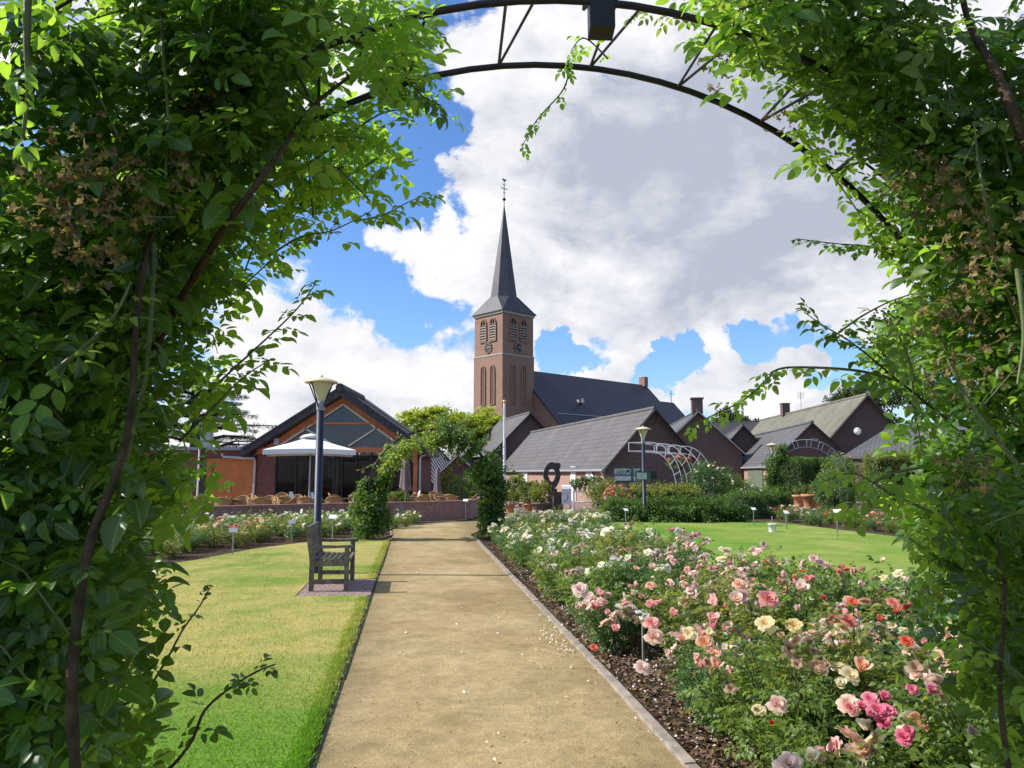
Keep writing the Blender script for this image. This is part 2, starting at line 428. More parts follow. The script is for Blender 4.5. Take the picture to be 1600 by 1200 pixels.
def glass(name, tint, rough=.03, spec=.40):
    m, nt, out = new_mat(name)
    n = noise(nt, .7, objco(nt), 3)
    principled(nt, out, ramp(nt, n, [(.35, tuple(c * .5 for c in tint)), (.7, tint)]), rough, 0, spec, bump(nt, noise(nt, .5, objco(nt), 2), .12, .1))
    return m
M['glass'] = glass('dark_window_glass', (.012, .012, .013))
M['glass'].node_tree.nodes  # front panes: one sees a little way into the room
_nt = M['glass'].node_tree; _o = [n for n in _nt.nodes if n.type == 'OUTPUT_MATERIAL'][0]; _s = _o.inputs[0].links[0].from_socket
_t = nd(_nt, 'ShaderNodeBsdfTransparent'); _m = nd(_nt, 'ShaderNodeMixShader'); _m.inputs[0].default_value = .6; _nt.links.new(_s, _m.inputs[1]); _nt.links.new(_t.outputs[0], _m.inputs[2]); _nt.links.new(_m.outputs[0], _o.inputs[0])
M['glass_blue'] = glass('gable_glass', (.040, .050, .095), .04, .7)  # blue in the colour stands in for the reflected sky
def frosted():
    m, nt, out = new_mat('frosted_lamp_glass')
    p = principled(nt, None, (.80, .76, .62), .35, 0, .4)
    t = nd(nt, 'ShaderNodeBsdfTranslucent'); t.inputs[0].default_value = (.9, .86, .7, 1)
    mx = nd(nt, 'ShaderNodeMixShader'); mx.inputs[0].default_value = .55
    nt.links.new(p.outputs[0], mx.inputs[1]); nt.links.new(t.outputs[0], mx.inputs[2]); nt.links.new(mx.outputs[0], out.inputs[0])
    return m
M['frosted'] = frosted()

# roses
PET = {
 'peach': petalm('peach_petal', (.90, .50, .24), (.91, .62, .47)),
 'pink': petalm('pink_petal', (.86, .32, .34), (.90, .52, .48)),
 'palepink': petalm('pale_pink_petal', (.88, .54, .46), (.92, .72, .62)),
 'cream': petalm('cream_petal', (.90, .74, .40), (.92, .84, .62)),
 'white': petalm('white_petal', (.90, .84, .58), (.92, .89, .76)),
 'yellow': petalm('yellow_petal', (.85, .60, .18), (.86, .74, .42)),
 'coral': petalm('coral_petal', (.76, .15, .10), (.84, .30, .22)),
 'red': petalm('red_petal', (.55, .03, .05), (.66, .07, .10)),
 'hotpink': petalm('hot_pink_petal', (.82, .16, .30), (.88, .32, .44)),
 'faded': petalm('faded_petal', (.50, .30, .18), (.62, .45, .33)),
}

# ------------------------------------------------------------------ ground materials
def grass_colour(nt, dry=1.0):
    w = worldco(nt)
    big = noise(nt, .35, w, 5, .6, .4)
    mid = noise(nt, 1.6, w, 6, .65, .3)
    fine = noise(nt, 40, w, 4, .7)
    s = nd(nt, 'ShaderNodeMath', operation='ADD'); nt.links.new(big, s.inputs[0])
    mm = nd(nt, 'ShaderNodeMath', operation='MULTIPLY'); nt.links.new(mid, mm.inputs[0]); mm.inputs[1].default_value = .55
    nt.links.new(mm.outputs[0], s.inputs[1])
    return w, s.outputs[0], fine
def lawn_mat(name, lo, hi, green, tan, near=None, blade=False):
    """mown turf with sun-dried patches; near=(y0,y1): the watered strip that stays green"""
    m, nt, out = new_mat(name)
    w, f, fine = grass_colour(nt)
    fac = nd(nt, 'ShaderNodeMapRange'); nt.links.new(f, fac.inputs[0]); fac.inputs[1].default_value = lo; fac.inputs[2].default_value = hi
    v = fac.outputs[0]
    if near:
        sp = nd(nt, 'ShaderNodeSeparateXYZ'); nt.links.new(w, sp.inputs[0])
        g = nd(nt, 'ShaderNodeMapRange'); nt.links.new(sp.outputs[1], g.inputs[0]); g.inputs[1].default_value = near[0]; g.inputs[2].default_value = near[1]
        g.interpolation_type = 'SMOOTHSTEP'
        mu = nd(nt, 'ShaderNodeMath', operation='MULTIPLY'); nt.links.new(v, mu.inputs[0]); nt.links.new(g.outputs[0], mu.inputs[1]); v = mu.outputs[0]
    c = mixc(nt, v, green, tan)
    c = mixc(nt, .55, c, ramp(nt, fine, [(.3, (.22, .25, .2)), (.7, (.78, .78, .7))]), 'OVERLAY')
    c = mixc(nt, .45, c, ramp(nt, noise(nt, 6, w, 5, .7), [(.3, (.33, .36, .32)), (.7, (.66, .64, .60))]), 'OVERLAY')
    if blade:
        a = nd(nt, 'ShaderNodeAttribute', attribute_name='rnd')
        c = mixc(nt, .5, c, ramp(nt, a.outputs['Fac'], [(0, (.28, .33, .25)), (1, (.78, .75, .6))]), 'OVERLAY')
        p = principled(nt, None, c, .55, 0, .25)
        t = nd(nt, 'ShaderNodeBsdfTranslucent'); nt.links.new(mixc(nt, 1.0, c, (1.7, 1.9, 1.0), 'MULTIPLY'), t.inputs[0])
        mx = nd(nt, 'ShaderNodeMixShader'); mx.inputs[0].default_value = .35
        nt.links.new(p.outputs[0], mx.inputs[1]); nt.links.new(t.outputs[0], mx.inputs[2]); nt.links.new(mx.outputs[0], out.inputs[0])
    else:
        principled(nt, out, c, .9, 0, .15, bump(nt, fine, .7, .03))
    return m
GREEN, TAN = (.125, .225, .022), (.39, .33, .115)
M['lawn'] = lawn_mat('left_lawn_turf', .57, .85, GREEN, TAN, (4.6, 7.2))
M['blade'] = lawn_mat('left_lawn_blades', .57, .85, (.13, .25, .024), (.39, .335, .12), (4.6, 7.2), True)
M['lawn_b'] = lawn_mat('right_lawn_turf', .62, 1.0, (.11, .235, .020), (.32, .33, .09))

def path_mat():
    m, nt, out = new_mat('sandy_path'); w = worldco(nt)
    a = noise(nt, .55, w, 6, .62, .3); b = noise(nt, 4.5, w, 6, .7); g = noise(nt, 90, w, 3, .7); g2 = noise(nt, 260, w, 2, .6)
    c = ramp(nt, a, [(.3, (.28, .20, .098)), (.5, (.375, .28, .142)), (.72, (.44, .345, .19))])
    c = mixc(nt, .5, c, ramp(nt, b, [(.3, (.34, .34, .32)), (.68, (.66, .65, .62))]), 'OVERLAY')
    c = mixc(nt, .6, c, ramp(nt, g, [(.3, (.28, .28, .28)), (.7, (.76, .76, .76))]), 'OVERLAY')
    c = mixc(nt, .5, c, ramp(nt, g2, [(.3, (.25, .25, .25)), (.7, (.78, .78, .78))]), 'OVERLAY')
    ms = noise(nt, 1.3, w, 7, .72, .5)
    c = mixc(nt, ramp(nt, ms, [(.50, (0, 0, 0)), (.72, (.8, .8, .8))]), c, (.21, .175, .075))
    sp = noise(nt, 11, w, 3, .6)
    c = mixc(nt, ramp(nt, sp, [(.68, (0, 0, 0)), (.75, (.7, .7, .7))]), c, (.12, .085, .045))
    # trodden middle, darker mossy margins: distance from the path's centre line
    sx = nd(nt, 'ShaderNodeSeparateXYZ'); nt.links.new(w, sx.inputs[0])
    e1 = nd(nt, 'ShaderNodeMath', operation='MULTIPLY_ADD'); nt.links.new(sx.outputs[1], e1.inputs[0]); e1.inputs[1].default_value = .1275; nt.links.new(sx.outputs[0], e1.inputs[2])
    e2 = nd(nt, 'ShaderNodeMath', operation='SUBTRACT'); nt.links.new(e1.outputs[0], e2.inputs[0]); e2.inputs[1].default_value = .505
    e3 = nd(nt, 'ShaderNodeMath', operation='ABSOLUTE'); nt.links.new(e2.outputs[0], e3.inputs[0])
    e4 = nd(nt, 'ShaderNodeMath', operation='MULTIPLY_ADD'); nt.links.new(noise(nt, 3.2, w, 6, .7), e4.inputs[0]); e4.inputs[1].default_value = .9; nt.links.new(e3.outputs[0], e4.inputs[2])
    c = mixc(nt, ramp(nt, e4.outputs[0], [(.0, (0, 0, 0)), (.95, (0, 0, 0)), (1.0, (.0, .0, .0))]), c, c)
    er = nd(nt, 'ShaderNodeMapRange'); nt.links.new(e4.outputs[0], er.inputs[0]); er.inputs[1].default_value = 1.12; er.inputs[2].default_value = 1.62; er.inputs[4].default_value = .75
    c = mixc(nt, er.outputs[0], c, (.19, .15, .075))
    tr = noise(nt, 5.5, w, 2, .5, 1.2)
    c = mixc(nt, .35, c, ramp(nt, tr, [(.42, (.36, .36, .36)), (.5, (.56, .56, .56)), (.58, (.42, .42, .42))]), 'OVERLAY')
    hb = nd(nt, 'ShaderNodeMath', operation='ADD'); nt.links.new(g, hb.inputs[0]); nt.links.new(tr, hb.inputs[1])
    principled(nt, out, c, .95, 0, .12, bump(nt, hb.outputs[0], .6, .014))
    return m
M['path'] = path_mat()
def soil_mat():
    m, nt, out = new_mat('bed_soil'); w = worldco(nt)
    a = noise(nt, 2.2, w, 6, .7); b = noise(nt, 28, w, 6, .75); c2 = nd(nt, 'ShaderNodeTexVoronoi'); c2.inputs['Scale'].default_value = 42; nt.links.new(w, c2.inputs['Vector'])
    c = ramp(nt, a, [(.3, (.055, .036, .024)), (.7, (.125, .085, .058))])
    c = mixc(nt, .7, c, ramp(nt, b, [(.28, (.18, .18, .18)), (.72, (.85, .82, .78))]), 'OVERLAY')
    c = mixc(nt, .35, c, c2.outputs['Color'], 'OVERLAY')
    principled(nt, out, c, .95, 0, .15, bump(nt, b, 1.0, .05))
    return m
M['soil'] = soil_mat()
M['ground'] = plain('rough_ground', (.10, .11, .045), .95, 0, .35, .6)
M['edging'] = plain('edging_board', (.31, .26, .215), .85, 0, .25, 7, .2, .5)
M['paver'] = brick('pink_paver', (.36, .22, .185), (.27, .175, .155), (.10, .085, .07), 1.0, .9, .3)
def paver2():
    m = brick('bench_paver', (.33, .225, .195), (.25, .185, .17), (.07, .06, .045), 1.0, .9, .2)
    b = [n for n in m.node_tree.nodes if n.type == 'TEX_BRICK'][0]
    b.inputs['Brick Width'].default_value = .2; b.inputs['Row Height'].default_value = .1; b.inputs['Mortar Size'].default_value = .008
    return m
M['bench_paver'] = paver2()
M['chip'] = leafm('bark_chips', (.06, .038, .025), (.22, .15, .10), (.1, .07, .05), .05, .9, .15, .1, False)
M['fallen'] = leafm('fallen_petals', (.62, .50, .38), (.82, .74, .68), (.7, .6, .5), .2, .7, .2, 0, False)
M['clock_face'] = plain('clock_face', (.05, .035, .03), .6, 0, .2)

# ------------------------------------------------------------------ sun, sky
SUN_EL, SUN_AZ = R(39), R(-88)          # azimuth from +Y, clockwise seen from above
sd = Vector((math.sin(SUN_AZ) * math.cos(SUN_EL), math.cos(SUN_AZ) * math.cos(SUN_EL), math.sin(SUN_EL)))
sl = bpy.data.lights.new('sun', 'SUN'); sl.energy = 5.0; sl.angle = R(.5); sl.color = (1.0, .955, .87)
so = bpy.data.objects.new('sun', sl); COL.objects.link(so)
so.rotation_euler = sd.to_track_quat('Z', 'Y').to_euler(); so.location = sd * 60

wd = bpy.data.worlds.new('World'); SC.world = wd; wd.use_nodes = True
nt = wd.node_tree; nt.nodes.clear()
wout = nd(nt, 'ShaderNodeOutputWorld')
sky = nd(nt, 'ShaderNodeTexSky'); sky.sky_type = 'NISHITA'; sky.sun_disc = False
sky.sun_elevation = SUN_EL; sky.sun_rotation = SUN_AZ % (2 * math.pi); sky.altitude = 50; sky.air_density = 1.0; sky.dust_density = .6; sky.ozone_density = 2.0
bg = nd(nt, 'ShaderNodeBackground'); bg.inputs[1].default_value = .125
hs = nd(nt, 'ShaderNodeHueSaturation'); hs.inputs['Saturation'].default_value = 1.15; nt.links.new(sky.outputs[0], hs.inputs['Color'])
nt.links.new(mixc(nt, 1.0, hs.outputs[0], (.84, .97, 1.20), 'MULTIPLY'), bg.inputs[0])
dirv = nd(nt, 'ShaderNodeTexCoord').outputs['Generated']
def warp(vec, scale, amp, det):
    n = nd(nt, 'ShaderNodeTexNoise'); n.inputs['Scale'].default_value = scale; n.inputs['Detail'].default_value = det; n.inputs['Roughness'].default_value = .6
    nt.links.new(vec, n.inputs['Vector'])
    a = nd(nt, 'ShaderNodeVectorMath', operation='SUBTRACT'); nt.links.new(n.outputs['Color'], a.inputs[0]); a.inputs[1].default_value = (.5, .5, .5)
    b = nd(nt, 'ShaderNodeVectorMath', operation='SCALE'); nt.links.new(a.outputs[0], b.inputs[0]); b.inputs['Scale'].default_value = amp
    c = nd(nt, 'ShaderNodeVectorMath', operation='ADD'); nt.links.new(vec, c.inputs[0]); nt.links.new(b.outputs[0], c.inputs[1]); return c.outputs[0]
wdir = warp(warp(dirv, 9, .10, 6), 34, .035, 5)
def blobs(lst):
    acc = None
    for (u, v, r, w) in lst:
        c = ray(u, v); c = c / np.linalg.norm(c)
        d = nd(nt, 'ShaderNodeVectorMath', operation='DISTANCE'); nt.links.new(wdir, d.inputs[0]); d.inputs[1].default_value = tuple(c)
        mr = nd(nt, 'ShaderNodeMapRange'); mr.interpolation_type = 'SMOOTHSTEP'
        nt.links.new(d.outputs['Value'], mr.inputs[0]); mr.inputs[1].default_value = r / 1200 * 1.25; mr.inputs[2].default_value = r / 1200 * .35; mr.inputs[3].default_value = 0; mr.inputs[4].default_value = w
        if acc is None: acc = mr.outputs[0]
        else:
            a = nd(nt, 'ShaderNodeMath', operation='ADD'); nt.links.new(acc, a.inputs[0]); nt.links.new(mr.outputs[0], a.inputs[1]); acc = a.outputs[0]
    return acc
CL = [(1050, 280, 330, .9), (900, 200, 200, .8), (1250, 250, 320, .9), (850, 420, 140, .7), (1000, 450, 160, .7), (1150, 420, 150, .6), (1310, 440, 120, .6),
      (790, 340, 55, .5), (810, 110, 110, .6), (605, 375, 42, .75), (660, 395, 50, .55), (740, 420, 80, .6), (500, 560, 120, .7), (390, 610, 150, .7),
      (620, 580, 110, .7), (710, 600, 80, .6), (900, 500, 120, .6), (1130, 590, 80, .7), (1240, 600, 120, .7), (690, 290, 34, .6), (680, 340, 30, .45), (1000, 610, 120, .55), (500, 90, 120, .6), (300, 60, 200, .7), (590, 500, 26, .45), (740, 265, 45, .5)]
BL = [(640, 210, 110, -.75), (700, 170, 80, -.7), (555, 440, 85, -.75), (620, 480, 60, -.55), (640, 280, 50, -.6), (715, 340, 30, -.35), (1165, 518, 44, -2.6), (1215, 515, 50, -2.6), (1065, 553, 50, -2.6),
      (880, 548, 44, -2.2), (960, 545, 40, -1.8), (700, 480, 40, -.5), (843, 309, 9, -1.6), (770, 45, 40, -.6), (1035, 580, 40, -2.2), (1280, 525, 40, -2.0), (1120, 500, 26, -1.2), (915, 560, 30, -1.6), (1330, 560, 40, -1.6), (1290, 600, 26, -1.4), (560, 250, 80, -.5)]
base = blobs(CL + BL)
mp = nd(nt, 'ShaderNodeMapping'); nt.links.new(dirv, mp.inputs[0]); mp.inputs['Scale'].default_value = (1, 1, 1.5)
cl = nd(nt, 'ShaderNodeClamp'); nt.links.new(base, cl.inputs[0]); cl.inputs[1].default_value = -.66; cl.inputs[2].default_value = 1.15
cn = noise(nt, 6.5, mp.outputs[0], 13, .62, .25)
cn2 = noise(nt, 24, mp.outputs[0], 9, .62, .4)
f1 = nd(nt, 'ShaderNodeMath', operation='MULTIPLY_ADD'); nt.links.new(cn, f1.inputs[0]); f1.inputs[1].default_value = 4.4; nt.links.new(cl.outputs[0], f1.inputs[2])
f2 = nd(nt, 'ShaderNodeMath', operation='MULTIPLY_ADD'); nt.links.new(cn2, f2.inputs[0]); f2.inputs[1].default_value = 1.7; nt.links.new(f1.outputs[0], f2.inputs[2])
msk = nd(nt, 'ShaderNodeMapRange'); msk.interpolation_type = 'SMOOTHSTEP'; nt.links.new(f2.outputs[0], msk.inputs[0]); msk.inputs[1].default_value = 3.0; msk.inputs[2].default_value = 3.58
# relief of the cloud heaps: the side away from the sun is greyer
mp2 = nd(nt, 'ShaderNodeVectorMath', operation='ADD'); nt.links.new(mp.outputs[0], mp2.inputs[0]); mp2.inputs[1].default_value = (-.035, .0, .045)
cns = noise(nt, 6.5, mp2.outputs[0], 13, .62, .25)
rl = nd(nt, 'ShaderNodeMath', operation='SUBTRACT'); nt.links.new(cns, rl.inputs[0]); nt.links.new(cn, rl.inputs[1])
dk = blobs([(1130, 290, 260, .85), (980, 230, 160, .45), (1270, 210, 220, .5), (1210, 370, 110, .35), (920, 500, 90, .35), (860, 520, 60, .25), (430, 610, 60, .3), (1040, 600, 60, .2), (1250, 590, 90, .35), (1170, 470, 70, .15), (690, 600, 60, .15)])
dkn = noise(nt, 7, mp.outputs[0], 7, .6, .3)
d2 = nd(nt, 'ShaderNodeMath', operation='MULTIPLY_ADD'); nt.links.new(dkn, d2.inputs[0]); d2.inputs[1].default_value = 2.3; nt.links.new(dk, d2.inputs[2])
dm = nd(nt, 'ShaderNodeMapRange'); dm.interpolation_type = 'SMOOTHSTEP'; nt.links.new(d2.outputs[0], dm.inputs[0]); dm.inputs[1].default_value = .98; dm.inputs[2].default_value = 2.5; dm.inputs[3].default_value = .10
r2 = nd(nt, 'ShaderNodeMath', operation='MULTIPLY_ADD'); r2.use_clamp = True; nt.links.new(rl.outputs[0], r2.inputs[0]); r2.inputs[1].default_value = 2.1; nt.links.new(dm.outputs[0], r2.inputs[2])
cc = mixc(nt, r2.outputs[0], (1.0, 1.0, 1.03), (.50, .54, .65))
bg2 = nd(nt, 'ShaderNodeBackground'); bg2.inputs[1].default_value = .75; nt.links.new(cc, bg2.inputs[0])
mxs = nd(nt, 'ShaderNodeMixShader'); nt.links.new(msk.outputs[0], mxs.inputs[0]); nt.links.new(bg.outputs[0], mxs.inputs[1]); nt.links.new(bg2.outputs[0], mxs.inputs[2])
nt.links.new(mxs.outputs[0], wout.inputs[0])

vs = SC.view_settings; vs.view_transform = 'Standard'; vs.look = 'None'; vs.gamma = 1.0; vs.exposure = 0.42; vs.use_curve_mapping = False
SC.cycles.max_bounces = 8; SC.cycles.transparent_max_bounces = 8
SC.cycles.use_denoising = True
# ------------------------------------------------------------------ the ground
def PL(Y): return -0.1275 * Y - 0.512        # path edges
def PR(Y): return -0.1275 * Y + 1.523
def flat(name, poly, z0, z1, mat, kind='structure'):
    mb = MB(); mb.prism([(x, y, z0) for x, y in poly], (0, 0, z1 - z0))
    o = build(name, mb, mat); tag(o, kind=kind); return o

mb = MB(); mb.quad((-700, -80, -.03), (700, -80, -.03), (700, 1200, -.03), (-700, 1200, -.03))
tag(build('ground', mb, M['ground']), kind='structure')

# the sandy path runs to the second arch and turns off right in front of the terrace wall
path_poly = [(PL(-3), -3), (PR(-3), -3), (PR(20.5), 20.5), (PR(21.5) + .35, 22.2), (.9, 23.6), (3.0, 25.2), (3.0, 27.0), (-.6, 26.6), (-1.9, 26.0), (-2.9, 24.6), (-3.5, 22.6), (PL(20.2), 20.2)]
flat('path', path_poly, -.03, .004, M['path'])

def edge_strip(name, pts, w, z0, z1, mat):
    mb = MB(); 
    for i in range(len(pts) - 1):
        a = Vector((*pts[i], 0)); b = Vector((*pts[i + 1], 0)); d = (b - a).normalized(); s = Vector((d.y, -d.x, 0)) * w
        a2 = a + d * .004; jz = z1 + .004 * math.sin(i * 2.3)
        mb.prism([(a2.x, a2.y, z0), (b.x, b.y, z0), (b.x + s.x, b.y + s.y, z0), (a2.x + s.x, a2.y + s.y, z0)], (0, 0, jz - z0))
    return tag(build(name, mb, mat), kind='structure')
rs2 = np.random.RandomState(3)
ys = np.arange(-1.0, 20.6, 1.8)
edge_strip('path_kerb', [(PR(y) + .010 * rs2.randn(), y) for y in ys], .065, -.03, .030, M['edging'])
edge_strip('path_kerb', [(PL(20.2) - .0, 20.2), (-3.5, 22.6), (-2.9, 24.6), (-1.9, 26.0)], -.06, -.03, .025, M['edging'])
edge_strip('path_kerb', [(PL(y), y) for y in np.arange(-1.0, 19.0, 2.4)], -.045, -.03, .012, M['hedge_core'])  # no kerb here: dark strip painted as the shaded gap under the grass

# beds
bedR = [(PR(1.0) + .07, 1.0), (7.5, 1.0), (7.2, 3.6), (5.6, 5.2), (4.3, 6.4), (3.3, 8.0), (2.75, 10.0), (2.45, 12.5), (2.4, 16), (2.7, 20), (3.0, 24.2), (3.0, 25.0), (1.0, 23.4), (PR(21.0) + .4, 22), (PR(20.4) + .07, 20.4)]
flat('rose_bed_soil', bedR, -.03, .012, M['soil'])
bedFar = [(3.4, 25.9), (8.4, 27.2), (8.9, 24.6), (9.6, 20.6), (10.2, 17.2), (12.5, 15.0), (20, 15), (30, 26), (26, 33), (9, 36), (3.4, 33)]
flat('far_bed_soil', bedFar, -.03, .010, M['soil'])
bedL = [(-3.25, 18.9), (-4.6, 18.4), (-5.4, 16.6), (-5.8, 14.3), (-6.6, 12.6), (-10, 11.4), (-18, 12), (-18, 20), (-9.9, 22.0), (-3.9, 25.0), (-3.0, 24.7), (-3.56, 22.6), (-3.12, 20.2)]
flat('left_bed_soil', bedL, -.03, .010, M['soil'])

# lawns
lawnL = [(PL(-2) - .07, -2), (PL(10.25) - .07, 10.25), (-2.80, 10.15), (-3.0, 11.74), (PL(11.85) - .07, 11.85), (PL(18.85) - .07, 18.85), (-4.62, 18.35), (-5.42, 16.55), (-5.82, 14.25), (-6.62, 12.55), (-10, 11.35), (-22, 12), (-22, -2)]
flat('lawn_left', lawnL, -.03, .028, M['lawn'])
lawnR = [(3.02, 25.2), (2.75, 20), (2.45, 16), (2.5, 12.5), (2.8, 10.0), (3.35, 8.0), (4.35, 6.45), (5.65, 5.25), (7.25, 3.65), (7.55, 1.0), (25, 1), (25, 14.9), (12.5, 14.9), (10.15, 17.15), (9.55, 20.6), (8.85, 24.6), (8.3, 26.6), (3.4, 25.6)]
flat('lawn_right', lawnR, -.03, .020, M['lawn_b'])
flat('bench_paving', [(PL(10.27) - .03, 10.27), (PL(11.83) - .03, 11.83), (-2.99, 11.72), (-2.79, 10.17)], -.03, .022, M['bench_paver'])

# terrace and plaza paving
flat('terrace_paving', [(-30, 23.5), (-9.8, 23.2), (-3.4, 26.2), (-1.3, 29.2), (-1.0, 34), (-1, 60), (-30, 60)], -.03, .006, M['paver'])
flat('plaza_paving', [(-.95, 27.5), (3.3, 27.5), (3.3, 33.1), (9, 36.2), (26, 33.2), (60, 40), (60, 80), (-.95, 80)], -.03, .007, M['paver'])

# blades of grass on the part of the lawn near enough to show them
n = 130000
Y = 3.4 + 12.0 * rs.rand(n) ** 1.7
U = rs.rand(n)
X = PL(Y) - .05 - U * (3.0 + .55 * Y)
ok = ~((Y > 9.95) & (Y < 11.95) & (X > -3.02)) & in_poly(np.stack([X, Y], -1), lawnL)
X, Y = X[ok], Y[ok]; n = len(X)
P = np.stack([X, Y, np.full(n, .024)], -1)
A = np.stack([.75 * rs.randn(n), .75 * rs.randn(n), np.full(n, 1.0)], -1)
Sz = (.016 + .019 * rs.rand(n)) * (1 + .25 * rs.randn(n)).clip(.4, 1.8)
V = np.array([(-.11, 0, 0), (.11, 0, 0), (0.05, 1, .2)]); A = norm(A); Bv = norm(np.cross(A, unit(n))); N = np.cross(Bv, A)
W = P[:, None] + Sz[:, None, None] * (V[None, :, 0, None] * Bv[:, None] + V[None, :, 1, None] * A[:, None] + V[None, :, 2, None] * N[:, None])
me = np_mesh('lawn_grass', W.reshape(-1, 3), np.arange(n * 3).reshape(-1, 3), M['blade'], np.repeat(rs.rand(n), 3))
tag(link('lawn_grass', me), 'short mown grass of the lawn beside the bench', 'grass', kind='stuff')
# longer uncut blades that lean over the edge of the path
n = 26000
Y = 3.4 + 15 * rs.rand(n) ** 1.5; X = PL(Y) - .10 + .03 * rs.randn(n)
ok = ~((Y > 10.1) & (Y < 11.9)); X, Y = X[ok], Y[ok]; n = len(X)
P = np.stack([X, Y, np.full(n, .02)], -1); A = norm(np.stack([.15 + .6 * rs.randn(n), .6 * rs.randn(n), np.full(n, 1.0)], -1))
Sz = .022 + .028 * rs.rand(n); Bv = norm(np.cross(A, unit(n))); N = np.cross(Bv, A)
W = P[:, None] + Sz[:, None, None] * (V[None, :, 0, None] * Bv[:, None] + V[None, :, 1, None] * A[:, None] + V[None, :, 2, None] * N[:, None])
me = np_mesh('edge_grass', W.reshape(-1, 3), np.arange(n * 3).reshape(-1, 3), M['blade'], np.repeat(rs.rand(n), 3))
tag(link('edge_grass', me), 'longer grass hanging over the path edge', 'grass', kind='stuff')

# bark chips on the open strip of the bed, and fallen petals
def chips(name, n, xy, size, mat, z=.014, tilt=.35):
    P = np.stack([xy[:, 0], xy[:, 1], np.full(n, z) + .012 * rs.rand(n)], -1)
    N = norm(np.stack([tilt * rs.randn(n), tilt * rs.randn(n), np.ones(n)], -1)); A = norm(np.cross(N, unit(n)))
    return leaf_mesh(name, P, A, N, size, 'mid', mat)
n = 16000; Y = 3.2 + 15 * rs.rand(n) ** 1.6; X = PR(Y) + .08 + np.abs(.42 * rs.randn(n))
tag(link('bark_mulch', chips('bark_mulch', n, np.stack([X, Y], -1), .018 + .035 * rs.rand(n) ** 2, M['chip'], .012, .5)), 'brown bark mulch on the bed along the path', 'mulch', kind='stuff')
# petals drift in patches
cx = np.array([(PR(y) + dx, y) for y, dx in ((7.4, .45), (8.0, .3), (6.9, .75), (9.0, .35), (10.2, .3), (5.6, .85), (4.7, .7), (12, .3), (6.2, .4), (7.6, -.1), (4.9, .35), (13.5, .3), (5.3, 1.1))])
k = rs.randint(0, len(cx), 1500); xy = cx[k] + rs.randn(1500, 2) * np.array([.16, .45])
k2 = 130; Y = 4.2 + 9 * rs.rand(k2); X = PR(Y) - 1.6 * rs.rand(k2) ** 2.2
xy = np.concatenate([xy, np.stack([X, Y], -1)])
tag(link('fallen_petals', chips('fallen_petals', len(xy), xy, .014 + .022 * rs.rand(len(xy)), M['fallen'], .018, .4)), 'pale fallen rose petals strewn on soil and path edge', 'petals', kind='stuff')
# grit, twigs and tiny leaves on the sand
n = 1500; Y = 3.8 + 12 * rs.rand(n) ** 1.5; X = PL(Y) + 2.03 * rs.rand(n)
tag(link('path_litter', chips('path_litter', n, np.stack([X, Y], -1), .006 + .014 * rs.rand(n) ** 2, M['chip'], .006, .3)), 'small dark bits of leaf and bark on the path', 'litter', kind='stuff')
# ------------------------------------------------------------------ church
def arch_poly(cx, z0, z1, w, n=5):
    """pointed arch outline in (x, z)"""
    h = w / 2; sp = z1 - w * .95
    P = [(cx - h, z0), (cx + h, z0), (cx + h, sp)]
    for i in range(1, n): t = i / n; P.append((cx + h - h * (1 - math.cos(t * math.pi / 2)) * 1.0, sp + (z1 - sp) * math.sin(t * math.pi / 2) ** .9))
    P.append((cx, z1))
    for i in range(n - 1, 0, -1): t = i / n; P.append((cx - h + h * (1 - math.cos(t * math.pi / 2)), sp + (z1 - sp) * math.sin(t * math.pi / 2) ** .9))
    P.append((cx - h, sp)); return P
ch = thing('church', 'brown brick church with a square clock tower, slate spire and long dark nave roof', 'church')
S = 6.3
mb = MB(); mb.box((S / 2, S / 2, 9.25), (S, S, 18.5)); mb.box((S / 2, S / 2, 21.7), (S - .16, S - .16, 6.4))
build('tower', mb, M['church_brick'], ch)
mb = MB(); mb.box((S / 2, S / 2, 18.58), (S + .14, S + .14, .2)); build('string_course', mb, M['stone'], ch); mb = MB(); mb.box((S / 2, S / 2, 24.72), (S + .2, S + .2, .36)); build('cornice', mb, M['stone'], ch)
# broached skirt and octagonal spire
e = .34; z0, z1, z2 = 24.9, 27.5, 42.4
c4 = [(-e, -e), (S + e, -e), (S + e, S + e), (-e, S + e)]; cx = S / 2; ro = 2.28
o8 = [(cx + ro * math.cos(R(-112.5 + 45 * k)), cx + ro * math.sin(R(-112.5 + 45 * k))) for k in range(8)]
mb = MB(); V = [(x, y, z0) for x, y in c4] + [(x, y, z1) for x, y in o8]
Fs = [(0, 1, 4 + 1, 4 + 0), (1, 2, 4 + 3, 4 + 2), (2, 3, 4 + 5, 4 + 4), (3, 0, 4 + 7, 4 + 6), (1, 4 + 2, 4 + 1), (2, 4 + 4, 4 + 3), (3, 4 + 6, 4 + 5), (0, 4 + 0, 4 + 7), (3, 2, 1, 0)]
mb.add(V, Fs); sk = build('spire_skirt', mb, M['slate_light'], ch)
mb = MB(); ro2 = 2.12
o8b = [(cx + ro2 * math.cos(R(-112.5 + 45 * k)), cx + ro2 * math.sin(R(-112.5 + 45 * k)), z1 - .05) for k in range(8)]
mb.add(o8b + [(cx, cx, z2)], [(k, (k + 1) % 8, 8) for k in range(8)]); build('spire', mb, M['slate_light'], ch)
mb = MB(); mb.tube([(cx, cx, z2 - .3), (cx, cx, 45.9)], .06, 6); mb.lathe([(0, -.28), (.22, -.15), (.28, 0), (.22, .15), (0, .28)], (cx, cx, 42.9), 10)
mb.box((cx, cx, 44.6), (1.3, .08, .09)); mb.box((cx, cx, 44.0), (.5, .06, .06)); mb.box((cx, cx, 45.2), (.5, .06, .06))
